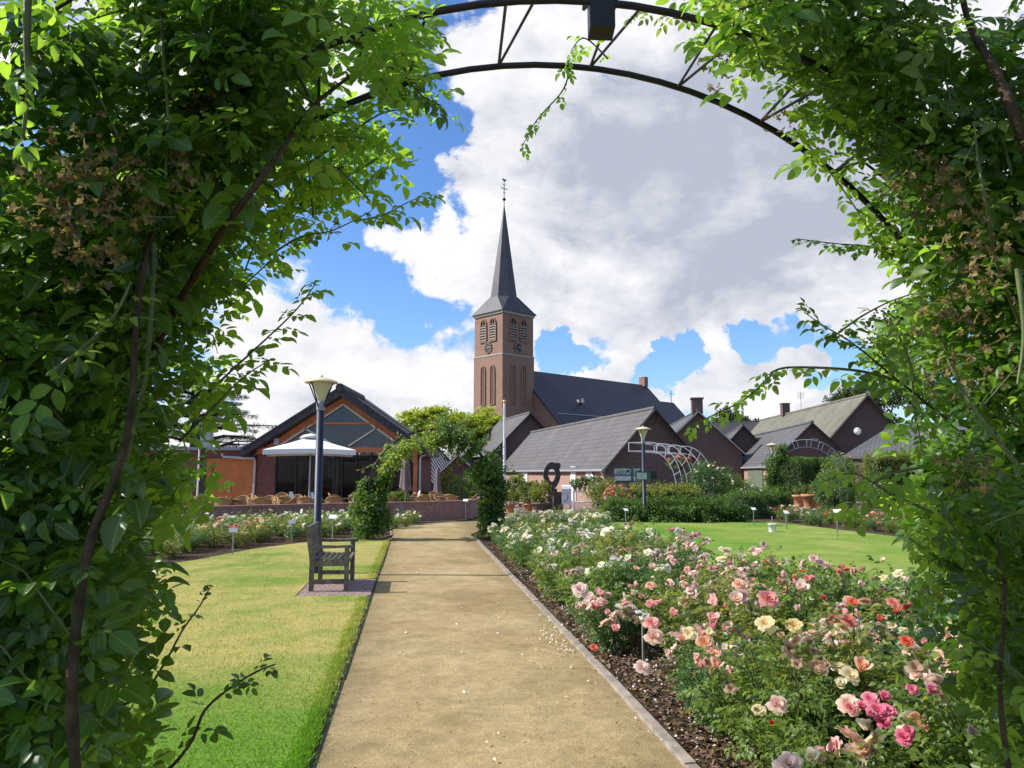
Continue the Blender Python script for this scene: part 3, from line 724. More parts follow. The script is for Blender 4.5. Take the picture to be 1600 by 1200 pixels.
mb.prism([(cx - .35, cx, 45.85), (cx + .3, cx, 45.8), (cx + .5, cx, 46.25), (cx + .05, cx, 46.05), (cx - .3, cx, 46.2)], (0, .05, 0)); build('cross', mb, M['black'], ch)
# openings: x along the right-hand face (y = 0 plane); the left-hand face is x = 0
def face_pt(face, a, z, out):     # a along the face from the corner, out = proud of wall
    return (a, -out, z) if face == 0 else (-out, a, z)
for face in (0, 1):
    ev = (lambda d: (0, -d, 0)) if face == 0 else (lambda d: (-d, 0, 0))
    for fr in (.335, .665):
        a = fr * S
        # belfry window: brick reveal ring, dark panel painted as the shaded opening, louvres
        po = arch_poly(a, 20.6, 24.15, 1.5); pi_ = arch_poly(a, 20.8, 23.95, 1.12)
        mb = MB(); n = len(po); V = []
        for q in (po, pi_):
            for o_ in (-.06, .10): V += [face_pt(face, x, z, o_) for x, z in q]
        Fs = []
        for i in range(n):
            j = (i + 1) % n
            Fs += [(n + i, n + j, 3 * n + j, 3 * n + i), (i, j, n + j, n + i), (2 * n + i, 3 * n + i, 3 * n + j, 2 * n + j)]
        mb.add(V, Fs); w = build('belfry_window', mb, M['stone'] if False else M['church_brick'], ch)
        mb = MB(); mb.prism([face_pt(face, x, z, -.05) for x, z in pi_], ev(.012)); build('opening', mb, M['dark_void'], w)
        mb = MB()
        for k in range(6):
            z = 20.98 + k * .38; mb.bar(face_pt(face, a - .52, z, .03), face_pt(face, a + .52, z, .03), .10, .14)
        build('louvre', mb, M['louvre'], w)
        mb = MB(); mb.bar(face_pt(face, a, 20.8, .05), face_pt(face, a, 23.9, .05), .09, .10); mb.bar(face_pt(face, a - .5, 23.15, .05), face_pt(face, a + .5, 23.15, .05), .1, .1); build('mullion', mb, M['church_brick'], w)
        # tall blind niche below
        po = arch_poly(a, 11.4, 17.25, 1.12); pi_ = arch_poly(a, 11.5, 17.05, .72)
        mb = MB(); V = []
        for q in (po, pi_):
            for o_ in (-.06, .16): V += [face_pt(face, x, z, o_) for x, z in q]
        mb.add(V, Fs); w = build('niche', mb, M['church_brick'], ch)
        mb = MB(); mb.prism([face_pt(face, x, z, -.05) for x, z in pi_], ev(.02)); build('recess', mb, M['dark_tile'] if face == 1 else M['dark_tile'], w)  # dark panel paints the shade of the niche
        mb = MB(); mb.bar(face_pt(face, a, 11.5, .05), face_pt(face, a, 16.9, .05), .12, .10); build('mullion', mb, M['church_brick'], w)
    # clock
    mb = MB(); cxx = .5 * S; cz = 19.75
    mb.prism([face_pt(face, cxx + .82 * math.cos(2 * math.pi * k / 28), cz + .82 * math.sin(2 * math.pi * k / 28), -.08) for k in range(28)], ev(.10)); ck = build('clock', mb, M['clock_face'], ch)
    mb = MB()
    for k in range(12):
        t = 2 * math.pi * k / 12; r1, r2 = .62, .88
        mb.bar(face_pt(face, cxx + r1 * math.sin(t), cz + r1 * math.cos(t), .05), face_pt(face, cxx + r2 * math.sin(t), cz + r2 * math.cos(t), .05), .05, .17, up=ev(1))
    build('dial_marking', mb, M['cream_trim'], ck)
    mb = MB(); sg = 1 if face == 0 else -1
    for ang, L, w_ in ((R(72), .46, .13), (R(96), .72, .09)):
        mb.bar(face_pt(face, cxx - sg * .12 * math.sin(ang), cz - .12 * math.cos(ang), .09), face_pt(face, cxx + sg * L * math.sin(ang), cz + L * math.cos(ang), .09), .04, w_, up=ev(1))
    build('clock_hand', mb, M['cream_trim'], ck)
# nave
NL, hw, yc, ze, zr = 31.0, 8.6, S / 2, 8.4, 17.2
mb = MB(); mb.prism([(S, yc - hw + .3, 0), (S, yc + hw - .3, 0), (S, yc + hw - .3, ze - .1), (S, yc, zr - .35), (S, yc - hw + .3, ze - .1)], (NL, 0, 0)); build('nave_wall', mb, M['church_brick'], ch)
mb = MB()
for sg in (-1, 1):
    mb.prism([(S - .25, yc, zr), (S - .25, yc + sg * (hw + .2), ze - .2), (S - .25, yc + sg * (hw + .2), ze - .5), (S - .25, yc, zr - .3)], (NL + .3, 0, 0))
rf = build('nave_roof', mb, M['slate'], ch)
mb = MB(); mb.box((S + NL - .6, yc, zr + .55), (1.0, 1.2, 1.7)); build('chimney', mb, M['church_brick'], rf)
tz = lambda t: (yc - hw * t, zr - (zr - ze) * t)     # point on the near slope
y_, z_ = tz(.80); mb = MB(); mb.bar((S + 1.0, y_, z_ + .06), (S + 16, y_, z_ + .06), .12, .08); build('flashing', mb, M['palegrey'], rf)
y_, z_ = tz(.55); mb = MB(); mb.box((S + 8.2, y_ - .15, z_ + .18), (.7, .9, .5)); mb.box((S + 8.2, y_ - .5, z_ + .35), (.55, .15, .5)); build('roof_hatch', mb, M['palegrey'], rf)
# choir: lower roof past the nave, with a cross on its end
hw2, zr2 = 6.0, 14.6
mb = MB(); mb.prism([(S + NL, yc - hw2, 0), (S + NL, yc + hw2, 0), (S + NL, yc + hw2, ze - .1), (S + NL, yc, zr2 - .3), (S + NL, yc - hw2, ze - .1)], (8, 0, 0)); build('choir_wall', mb, M['church_brick'], ch)
mb = MB()
for sg in (-1, 1):
    mb.prism([(S + NL - .1, yc, zr2), (S + NL - .1, yc + sg * (hw2 + .3), ze - .3), (S + NL - .1, yc + sg * (hw2 + .3), ze - .6), (S + NL - .1, yc, zr2 - .3)], (8.4, 0, 0))
cr = build('choir_roof', mb, M['slate'], ch)
mb = MB(); mb.tube([(S + NL + 7.6, yc, zr2 - .2), (S + NL + 7.6, yc, zr2 + 2.2)], .06, 6); mb.box((S + NL + 7.6, yc, zr2 + 1.6), (.9, .07, .08)); build('cross', mb, M['black'], cr)
ch.location = (-1.35, 108, 0); ch.rotation_euler = (0, 0, R(43))

# ------------------------------------------------------------------ gabled houses
def house(name, label, cat, A, B, hw, ze, zr, wall, roof, hl=.28, hr=.28, hw_r=None, ze_r=None, ovx=.22, ovy=.35, group=None, gutter=True, verge=None):
    """A, B: near and far ends of the ridge (x, y); wall/roof materials; local x = left to right across the gable, local y = along the ridge away"""
    A = Vector((A[0], A[1], 0)); B = Vector((B[0], B[1], 0)); d = (B - A); L = d.length
    t = thing(name, label, cat, group=group)
    hwr = hw_r or hw; zer = ze_r if ze_r is not None else ze
    mb = MB(); mb.prism([(-hw, 0, 0), (hwr, 0, 0), (hwr, 0, zer - .02), (0, 0, zr - .12), (-hw, 0, ze - .02)], (0, L, 0)); build('wall', mb, wall, t)
    sl_l = (zr - ze) / hw; sl_r = (zr - zer) / hwr; T = .16
    mb = MB()
    mb.prism([(0, -ovy, zr), (-hw - ovx, -ovy, ze - sl_l * ovx), (-hw - ovx, -ovy, ze - sl_l * ovx - T), (0, -ovy, zr - T)], (0, L + 2 * ovy, 0))
    mb.prism([(0, -ovy, zr), (hwr + ovx, -ovy, zer - sl_r * ovx), (hwr + ovx, -ovy, zer - sl_r * ovx - T), (0, -ovy, zr - T)], (0, L + 2 * ovy, 0))
    rf = build('roof', mb, roof, t)
    mb = MB(); mb.tube([(0, -ovy - .02, zr + .0), (0, L + ovy, zr + .0)], .11, 8); build('ridge_tiles', mb, roof, rf)
    mb = MB()
    for sx, w_, e_ in ((-1, hw + ovx, ze - sl_l * ovx), (1, hwr + ovx, zer - sl_r * ovx)):
        mb.bar((0, -ovy - .025, zr - .10), (sx * w_, -ovy - .025, e_ - .10), .05, .20, up=(0, 1, 0))
    build('verge_board', mb, verge or M['black'], rf)
    if gutter:
        mb = MB(); xg = -hw - ovx - .05; zg = ze - sl_l * ovx - .10
        mb.tube([(xg, -.25, zg), (xg, L + .2, zg)], .07, 8); g = build('gutter', mb, M['grey'], t)
        mb = MB(); mb.tube([(xg, .12, zg), (-hw - .08, .12, zg - .35), (-hw - .08, .12, 0)], .045, 8); build('downpipe', mb, M['palegrey'], g)
    t.location = A; t.rotation_euler = (0, 0, math.atan2(-d.x, d.y))
    return t
a = at(1019, 639, 40); b = at(832, 676, 63)
barn = house('barn', 'long low brick barn with a grey tiled roof, behind the white arched pergola', 'barn', a[:2], b[:2], 2.6, 2.1, 4.97, M['barn_brick'], M['barn_tile'])
# the barn's long side is painted in the sunlit brick tone: a leaf of it stands on the wall, with doors
def on_left(t, hw, mat, name, y0, y1, z0, z1, d=.03, label=None):
    mb = MB(); mb.box((-hw - d / 2, (y0 + y1) / 2, (z0 + z1) / 2), (d, y1 - y0, z1 - z0)); o = build(name, mb, mat, t)
    if label: o['label'] = label
    return o
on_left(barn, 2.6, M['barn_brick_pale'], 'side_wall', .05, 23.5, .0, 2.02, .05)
on_left(barn, 2.66, M['white'], 'door', 4.6, 5.5, .05, 2.0, .06, 'narrow white door')
on_left(barn, 2.66, M['white'], 'window', 15.2, 16.4, .9, 1.9, .06)
a = at(827, 645, 66); b = at(734, 670, 90)
h2 = house('brick_house', 'dark brick house with grey roof behind the flagpole, left of the barn', 'house', a[:2], b[:2], 3.3, 3.45, 6.8, M['barn_brick'], M['barn_tile'])
mb = MB(); mb.tube([(-1.9, 6.6, 4.7), (-1.9, 6.6, 5.75)], .11, 8); mb.lathe([(.16, 0), (.16, .12), (0, .14)], (-1.9, 6.6, 5.72), 8); build('vent_pipe', mb, M['black'], h2)
a = at(1090, 641, 62); b = at(1043, 661, 84)
h3 = house('brick_house', 'dark brick house with a single chimney on its gable, right behind the barn', 'house', a[:2], b[:2], 3.4, 3.4, 6.65, M['barn_brick'], M['grey_tile'], verge=M['palegrey'])
mb = MB(); mb.box((0, .35, 7.0), (.85, .75, 1.2)); mb.box((0, .35, 7.66), (1.0, .9, .14)); build('chimney', mb, M['barn_brick'], h3)
a = at(1267, 661, 52); b = at(1155, 686, 78)
h4 = house('brick_house', 'low house with blue grey roof and dark gable behind the trellis arch', 'house', a[:2], b[:2], 2.75, 2.35, 5.05, M['barn_brick'], M['grey_tile'])
on_left(h4, 2.75, M['barn_brick_pale'], 'side_wall', .05, 25, 0, 2.28, .05)  # sunlit brick tone painted on this side too
on_left(h4, 2.81, M['green_door'], 'door', 2.2, 7.4, .05, 2.15, .06, 'wide green barn door')
on_left(h4, 2.81, M['dark_void'], 'window', 14.5, 16.0, .7, 1.7, .05)
mb = MB(); mb.box((.15, -.03, 3.9), (.55, .04, .12)); build('vent', mb, M['stone'], h4)
a = at(1161, 667, 66); b = at(1135, 676, 84)
h5 = house('outbuilding', 'small dark outbuilding with steep grey roof between two larger houses', 'outbuilding', a[:2], b[:2], 2.9, 2.5, 5.75, M['barn_brick'], M['grey_tile'])
mb = MB(); mb.box((-1.5, 6, 4.15), (.8, 1.0, .16)); build('skylight', mb, M['grey'], h5)
a = at(1352, 619, 58); b = at(1190, 657, 86)
h6 = house('farmhouse', 'large farmhouse with a pale mossy roof and a satellite dish on its gable', 'house', a[:2], b[:2], 4.1, 3.0, 7.55, M['barn_brick'], M['khaki_tile'], verge=M['barn_brick'], gutter=False)
mb = MB(); mb.box((0, 19.5, 8.0), (.75, .75, 1.2)); mb.box((0, 19.5, 8.62), (.85, .85, .1)); build('chimney', mb, M['barn_brick'], h6)
mb = MB(); mb.tube([(0, 14.6, 7.4), (0, 14.6, 9.3)], .03, 5)
for k in range(4): mb.box((0, 14.6, 9.2 - k * .16), (.7, .03, .03))
build('aerial', mb, M['grey'], h6)
mb = MB(); mb.lathe([(0, .10), (.16, .035), (.27, -.02), (.28, -.03), (.265, -.022), (.15, .012), (0, .06)], (0, 0, 0), 22)
mm = Matrix.Rotation(R(90), 3, 'X'); mb.v = [tuple(mm @ Vector(p) + Vector((-.9, -.5, 4.75))) for p in mb.v]
mb.bar((-.9, -.45, 4.75), (-.9, 0, 4.6), .06, .06); mb.bar((-.9, -.55, 4.5), (-.9, -1.0, 4.85), .03, .03); build('satellite_dish', mb, M['white'], h6)
mb = MB(); mb.box((-2.9, 5.2, 4.42), (1.0, .8, .1)); build('skylight', mb, M['grey'], h6)
a = at(1400, 665, 50); b = Vector((a.x + 9, a.y - 11, 0))
h7 = house('outbuilding', 'low outbuilding with grey roof in front of the farmhouse gable', 'outbuilding', a[:2], b[:2], 6.3, 2.7, 4.7, M['barn_brick'], M['grey_tile'], gutter=False)
a = at(1215, 654, 95); b = at(1100, 655, 99)
h8 = house('tiled_house', 'house roof of dark pantiles showing over the small outbuilding', 'house', (a.x, a.y), (b.x, b.y), 5, 4.6, 8.1, M['barn_brick'], M['dark_tile'], gutter=False)
# house with striped roof, seen through the second arch
a = at(671, 684, 56); hw9 = 1.75; ze9, zr9 = 2.35, a.z
h9 = house('striped_house', 'dark house with white diagonal stripes seen through the second rose arch', 'house', (a.x, a.y), (a.x - 1.5, a.y + 18), hw9, ze9, zr9, M['dark_tile'], M['slate'], gutter=False, verge=M['black'])
mb = MB()
for k in range(26):
    x0, z0 = -hw9, ze9 - 2.4 + k * .30; ts = []
    for q in range(200):
        t = q * .02; x, z = x0 + t, z0 - 1.55 * t
        if 0.9 < z < ze9 + (zr9 - ze9) * (1 - abs(x) / hw9) - .12 and abs(x) < hw9 - .04: ts.append(t)
    if len(ts) > 4: mb.bar((x0 + ts[0], -.04, z0 - 1.55 * ts[0]), (x0 + ts[-1], -.04, z0 - 1.55 * ts[-1]), .05, .085, up=(0, 1, 0) if False else (1, 0, .6))
build('white_boards', mb, M['white'], h9)
a = at(716, 708, 46)
h10 = house('kiosk', 'small low kiosk with grey roof and white bargeboard behind the second arch', 'kiosk', (a.x, a.y), (a.x - .5, a.y + 6), 1.1, 1.75, a.z, M['barn_brick'], M['grey_tile'], gutter=False, verge=M['white'])

# ------------------------------------------------------------------ pavilion (its front stands at Y = 34)
YP = 34.0
pv = thing('pavilion', 'brick restaurant pavilion with a glazed gable, orange wood trim and dark pitched roof', 'pavilion', (at(537, 740, YP).x, YP, 0))
def pp(u, v, dy=0.0): p = at(u, v, YP); return (p.x - pv.location.x, dy, p.z)
apx = pp(537, 609); el = pp(385, 705); er = pp(672, 704)
sl = (apx[2] - el[2]) / (apx[0] - el[0])
def roof_slab(y0, y1, lift=0, T=.34, ext=0.0, dx=0):
    mb = MB()
    for e_, sg in ((el, -1), (er, 1)):
        ex = e_[0] + sg * ext + dx; ez = e_[2] - sl * ext + lift
        mb.prism([(apx[0] + dx, y0, apx[2] + lift), (ex, y0, ez), (ex, y0, ez - T * .8), (apx[0] + dx, y0, apx[2] - T + lift)], (0, y1 - y0, 0))
    return mb
rf = build('roof', roof_slab(-.7, 4.0), M['dark_tile'], pv)
build('rear_roof', roof_slab(4.3, 7.5, .28, .34, 0, -.35), M['dark_tile'], pv)
mb = MB(); mb.tube([(apx[0], -.78, apx[2] + .02), (apx[0], 4.1, apx[2] + .02)], .19, 10)
for sg, e_ in ((-1, el), (1, er)):
    for k in range(1, 15):
        t = k / 14.5; x = apx[0] + (e_[0] - apx[0]) * t; z = apx[2] + (e_[2] - apx[2]) * t
        mb.box((x, -.62, z + .03), (.34, .22, .09), M=Matrix.Rotation(math.atan(sl) * sg, 3, 'Y'))
build('ridge_tiles', mb, M['dark_tile'], rf)
# side walls, brick piers
mb = MB(); x0 = pp(403, 740)[0]; x1 = pp(658, 740)[0]
mb.box((x0 + .10, 2.2, 1.25), (.2, 4, 2.5)); mb.box((x1 - .10, 2.2, 1.25), (.2, 4, 2.5)); mb.box(((x0 + x1) / 2, 4.2, 1.25), (x1 - x0, .2, 2.5))
mb.box(((pp(402, 740)[0] + pp(430, 740)[0]) / 2, .12, 1.28), (pp(430, 740)[0] - pp(402, 740)[0], .3, 2.56)); build('wall', mb, M['pav_brick'], pv)
mb = MB(); mb.box(((x0 + x1) / 2, 2.1, .02), (x1 - x0 - .4, 3.9, .03)); build('inner_floor', mb, M['table_top'], pv)
for u in (440, 470, 508, 548, 590, 625):
    mb = MB(); x = pp(u, 740)[0]; mb.box((x, 2.6 + .7 * math.sin(u), 1.1), (.16 + .10 * (u % 3), .1, 2.2)); build('inner_column', mb, M['cream_trim'], pv)
for u, w in ((470, 2.2), (590, 1.6)): mb = MB(); mb.box((pp(u, 740)[0], 3.2, .55), (w, .6, 1.1)); build('counter', mb, M['orange_trim'], pv)
for u, z, w in ((452, 1.5, .5), (485, 1.7, .35), (560, 1.45, .7), (608, 1.6, .4)): mb = MB(); mb.box((pp(u, 740)[0], 3.9, z), (w, .05, .6)); build('wall_picture', mb, M['offwhite'], pv)
# gable: trim boards, glass, glazing bars
def bar2(mb, p, q, w, dpt=.10, y=-.05): mb.bar((p[0], y, p[2]), (q[0], y, q[2]), dpt, w, up=(0, 0, 1)) if abs(p[0] - q[0]) > .05 else mb.bar((p[0], y, p[2]), (q[0], y, q[2]), w, dpt, up=(0, 1, 0))
mb = MB(); a_in = pp(537, 629); l_in = pp(420, 706); r_in = pp(641, 706)
a_o = pp(537, 618); l_o = pp(396, 711); r_o = pp(664, 709)
mb.prism([(a_o[0], -.04, a_o[2]), (l_o[0], -.04, l_o[2]), (l_in[0], -.04, l_in[2]), (a_in[0], -.04, a_in[2])], (0, .12, 0))
mb.prism([(a_o[0], -.04, a_o[2]), (r_o[0], -.04, r_o[2]), (r_in[0], -.04, r_in[2]), (a_in[0], -.04, a_in[2])], (0, .12, 0))
build('gable_trim', mb, M['orange_trim'], pv)
mb = MB(); mb.box(((l_in[0] + r_in[0]) / 2, .02, pp(0, 703)[2]), (r_in[0] - l_in[0] + 1.0, .16, .22)); build('beam', mb, M['orange_trim'], pv)
mb = MB(); mb.prism([(a_in[0], .05, a_in[2]), (l_in[0], .05, l_in[2]), (r_in[0], .05, r_in[2])], (0, .03, 0)); gl = build('gable_window', mb, M['glass_blue'], pv)
mb = MB()
bar2(mb, pp(537, 632), pp(424, 705), .09); bar2(mb, pp(537, 632), pp(638, 705), .09)
bar2(mb, pp(475, 668), pp(524, 696), .07); bar2(mb, pp(590, 668), pp(545, 697), .07)
build('glazing_bar', mb, M['cream_trim'], gl)
mb = MB(); bar2(mb, pp(481, 662), pp(588, 662), .09, y=-.06); build('transom', mb, M['orange_trim'], gl)
# lower glazing
z_b = pp(0, 706)[2]; gx0, gx1 = pp(430, 740)[0], pp(644, 740)[0]
mb = MB(); mb.box(((gx0 + gx1) / 2, .10, z_b / 2), (gx1 - gx0, .03, z_b)); g2 = build('front_window', mb, M['glass'], pv)
mb = MB()
for u in (431, 462, 495, 522, 534, 556, 580, 612, 643): x = pp(u, 740)[0]; mb.box((x, .05, z_b / 2), (.07, .08, z_b))
mb.box(((gx0 + gx1) / 2, .055, 2.05), (gx1 - gx0, .07, .07)); build('mullion', mb, M['black'], g2)
mb = MB(); x = pp(649, 740)[0]; mb.box((x, .0, 1.3), (.18, .18, 2.6)); build('corner_post', mb, M['orange_trim'], pv)
mb = MB(); x = pp(654, 740)[0]; mb.tube([(x + .5, -.12, 2.45), (x + .12, -.12, 2.35), (x + .08, -.12, 2.2), (x + .08, -.12, 0)], .05, 8); build('downpipe', mb, M['palegrey'], pv); mb = MB()
xl = pp(399, 740)[0]; mb.tube([(pp(379, 0)[0], -.12, pp(0, 709)[2]), (pp(381, 0)[0], -.12, pp(0, 714)[2]), (xl - .02, -.12, pp(0, 716)[2]), (xl, -.12, pp(0, 722)[2]), (xl, -.12, 0)], .055, 8); build('downpipe', mb, M['palegrey'], pv)
mb = MB(); p = pp(434, 692); mb.box((p[0], -.12, p[2] + .05), (.22, .2, .30)); build('floodlight', mb, M['palegrey'], pv)
# flat-roofed annex with the orange door
ax0, ax1 = pp(190, 740)[0], pp(402, 740)[0]; az = pp(0, 703)[2]
mb = MB(); mb.box(((ax0 + ax1) / 2, 2.6, az / 2), (ax1 - ax0 - .02, 4.8, az)); an = build('annex', mb, M['pav_brick'], pv)
mb = MB(); mb.box(((ax0 + ax1) / 2, 2.6, az + .06), (ax1 - ax0 + .1, 5.1, .14)); build('roof_edge', mb, M['grey'], an)
d0, d1 = pp(318, 740)[0], pp(397, 740)[0]; dz = pp(0, 719)[2]
mb = MB(); mb.box(((d0 + d1) / 2, .16, dz / 2), (d1 - d0, .08, dz)); mb.box(((d0 + d1) / 2, .14, dz + .03), (d1 - d0 + .1, .1, .07)); dr = build('door', mb, M['orange'], an)
mb = MB(); p = pp(357, 764); mb.box((p[0], .08, p[2]), (.08, .05, .26)); mb.box((p[0] - .08, .06, p[2] + .05), (.20, .04, .05)); build('handle', mb, M['palegrey'], dr)
mb = MB(); mb.box((pp(334, 0)[0], 1.6, az + .62), (.40, .5, 1.05))
for k in range(9): mb.box((pp(334, 0)[0], 1.33, az + .22 + k * .1), (.42, .06, .03))
build('louvred_vent', mb, M['palegrey'], an)
# ------------------------------------------------------------------ bench
bn = thing('bench', 'weathered grey wooden bench with armrests on a small brick pad beside the path', 'bench')
HL = .55     # half length; local x = out of the seat, local y = along the bench
def mk(name, f, mat, par): mb = MB(); f(mb); return build(name, mb, mat, par)
for sy in (-1, 1):
    y = sy * (HL - .035)
    def fl(mb): mb.box((.23, y, .285), (.062, .062, .57))
    mk('leg', fl, M['teak'], bn)
    def bl(mb):
        mb.prism([(-.265, y - .031, 0), (-.205, y - .031, 0), (-.205, y - .031, .42), (-.275, y - .031, .86), (-.335, y - .031, .86), (-.265, y - .031, .42)], (0, .062, 0))
    mk('leg', bl, M['teak'], bn)
    def ar(mb):
        mb.prism([(-.28, y - .04, .575), (-.1, y - .04, .565), (.18, y - .04, .572), (.30, y - .04, .565), (.315, y - .04, .585), (.29, y - .04, .61), (.1, y - .04, .602), (-.28, y - .04, .61)], (0, .08, 0))
    mk('armrest', ar, M['teak'], bn)
    def st(mb): mb.box((0, y, .12), (.42, .035, .06)); mb.box((0, y, .365), (.42, .04, .075))
    mk('side_rail', st, M['teak'], bn)
def seat(mb):
    for k in range(7): mb.box((-.19 + k * .073, 0, .408 + .008 * math.cos(k)), (.052, HL * 2 - .10, .022))
    mb.box((.215, 0, .362), (.03, HL * 2 - .12, .07)); mb.box((-.2, 0, .362), (.03, HL * 2 - .12, .07))
mk('seat', seat, M['teak'], bn)
def back(mb):
    m = Matrix.Rotation(-.155, 3, 'Y')
    mb.box((-.300, 0, .815), (.035, HL * 2 - .14, .09), M=m); mb.box((-.245, 0, .475), (.035, HL * 2 - .14, .05), M=m)
    for k in range(13):
        y = -(HL - .11) + k * (2 * HL - .22) / 12; mb.bar((-.25, y, .49), (-.298, y, .785), .045, .018, up=(1, 0, 0))
mk('backrest', back, M['teak'], bn)
c = (gnd(487, 926) + gnd(541, 926) + gnd(501, 909) + gnd(549.5, 909)) / 4
bn.location = (c.x, c.y, .022); bn.rotation_euler = (0, 0, .127)

# ------------------------------------------------------------------ garden lamps
def lamp(label, loc, sc=1.0):
    t = thing('garden_lamp', label, 'lamp', group='garden lamps')
    mb = MB(); mb.lathe([(.075, 0), (.075, .03), (.061, .05), (.061, 2.62), (.0, 2.63)], seg=20); build('post', mb, M['lamp_post'], t)
    mb = MB(); mb.lathe([(.066, 2.60), (.068, 2.61), (.068, 2.72), (.055, 2.76), (.0, 2.76)], seg=20); build('collar', mb, M['grey'], t)
    mb = MB(); mb.lathe([(.05, 2.74), (.065, 2.78), (.10, 2.88), (.165, 3.04), (.17, 3.06), (.16, 3.05), (.095, 2.89), (.055, 2.78)], seg=24); build('glass_cone', mb, M['frosted'], t)
    mb = MB(); mb.lathe([(0, 3.15), (.10, 3.14), (.245, 3.085), (.27, 3.07), (.265, 3.05), (.17, 3.062), (0, 3.07)], seg=28); build('cap', mb, M['lamp_cap'], t)
    mb = MB(); mb.lathe([(0, 3.19), (.02, 3.18), (.03, 3.15), (0, 3.14)], seg=10); build('finial', mb, M['lamp_cap'], t)
    for k in range(4):
        a = R(45 + 90 * k + 20); mb = MB(); mb.tube([(.072 * math.cos(a), .072 * math.sin(a), 2.66), (.09 * math.cos(a), .09 * math.sin(a), 2.74), (.25 * math.cos(a), .25 * math.sin(a), 3.06)], .011, 6); build('strut', mb, M['lamp_post'], t)
    t.location = loc; t.scale = (sc, sc, sc); return t
p = at(498, 740, 12.5); lamp('tall blue grey lamp with cream cap standing right behind the bench', (p.x, p.y, .02))
p = at(1006, 740, 25.6); lamp2 = lamp('blue grey lamp with a map board on its post, rising from the low hedge', (p.x, p.y, 0), 1.0)
p = at(1208, 740, 38); lamp('far pale lamp head above the leafy trellis arch', (p.x, p.y, 0), .98)

# ------------------------------------------------------------------ terrace wall
def wall_run(name, label, pts, h, th, mat, cap=True):
    t = thing(name, label, 'wall', (pts[0][0], pts[0][1], 0)); mb = MB(); mc = MB(); o = Vector((pts[0][0], pts[0][1], 0))
    L = []; n = len(pts)
    for i, p in enumerate(pts):
        a = Vector((*pts[max(i - 1, 0)], 0)); b = Vector((*pts[min(i + 1, n - 1)], 0)); d = (b - a).normalized(); L.append((Vector((*p, 0)) - o, Vector((-d.y, d.x, 0))))
    for i in range(n - 1):
        (p, s), (q, r) = L[i], L[i + 1]
        mb.prism([p, q, q + r * th, p + s * th], (0, 0, h))
        mc.prism([p - s * .02 + Vector((0, 0, h)), q - r * .02 + Vector((0, 0, h)), q + r * (th + .02) + Vector((0, 0, h)), p + s * (th + .02) + Vector((0, 0, h))], (0, 0, .065))
    w = build('wall_body', mb, mat, t); build('coping', mc, M['wall_cap'], t); return t
M['wall_cap'] = brick('brick_on_edge_coping', (.33, .15, .12), (.22, .11, .095), (.34, .28, .25), 1.0, .88, .5)
b_ = M['wall_cap'].node_tree.nodes
for q in b_:
    if q.type == 'TEX_BRICK': q.inputs['Brick Width'].default_value = .065; q.inputs['Row Height'].default_value = .25; q.inputs['Mortar Size'].default_value = .008
tw = [(-24, 17.5), (-14, 20.9), (-9.8, 22.4), (-6.5, 24.2), (-4.0, 25.7), (-2.6, 26.9), (-1.75, 28.1), (-1.30, 29.6), (-1.15, 32.0)]
tw = [(at(735, 740, 29.3).x, 31.5), (at(737, 740, 28.8).x, 28.9), (at(728, 740, 27.7).x, 27.7), (at(700, 740, 26.9).x, 26.9), (at(650, 740, 26.2).x, 26.2), (at(600, 740, 25.6).x, 25.6), (at(500, 740, 24.6).x, 24.6), (at(400, 740, 23.4).x, 23.4), (at(300, 740, 22.2).x, 22.2), (at(150, 740, 21.2).x, 21.2)]
wall_run('terrace_wall', 'low curved brick wall in front of the restaurant terrace', tw, .60, .24, M['wall_brick'])

# ------------------------------------------------------------------ parasols, chairs, tables
def parasol_open():
    t = thing('parasol', 'open white square parasol on the terrace in front of the pavilion', 'parasol')
    mb = MB(); mb.tube([(0, 0, 0), (0, 0, 2.95)], .03, 8); mb.box((0, 0, .04), (.7, .7, .08)); build('pole', mb, M['palegrey'], t)
    mb = MB(); h = 1.58; top, ed = 2.96, 2.42; N = 16
    V = [(0, 0, top)]; pts = []
    for k in range(32):
        s = k / 8; side = int(s) % 4; f = s - int(s); c4_ = [(-h, -h), (h, -h), (h, h), (-h, h)]; a, b = c4_[side], c4_[(side + 1) % 4]
        sag = .05 * math.sin(f * math.pi) if 0 < f < 1 else 0
        pts.append((a[0] + (b[0] - a[0]) * f, a[1] + (b[1] - a[1]) * f, ed + sag))
    V += [(x * .5, y * .5, (top + z) / 2 - .02) for x, y, z in pts] + pts + [(x * 1.005, y * 1.005, z - .17) for x, y, z in pts]
    Fs = [(0, 1 + k, 1 + (k + 1) % 32) for k in range(32)]
    for r in (0, 1):
        for k in range(32): Fs.append((1 + r * 32 + k, 1 + (r + 1) * 32 + k, 1 + (r + 1) * 32 + (k + 1) % 32, 1 + r * 32 + (k + 1) % 32))
    mb.add(V, Fs); c = build('canopy', mb, M['offwhite'], t)
    mb = MB(); mb.lathe([(.0, .12), (.28, .05), (.42, -.06), (.40, -.05)], (0, 0, top), 16); build('vent', mb, M['offwhite'], c)
    for k in range(8):
        a = pts[k * 4]; mb = MB(); mb.bar((0, 0, top - .08), (a[0] * .97, a[1] * .97, a[2] - .03), .02, .03); build('rib', mb, M['palegrey'], t)
    return t
t = parasol_open(); p = at(484, 740, 28.5); t.location = (p.x, p.y, 0); t.rotation_euler = (0, 0, R(14))
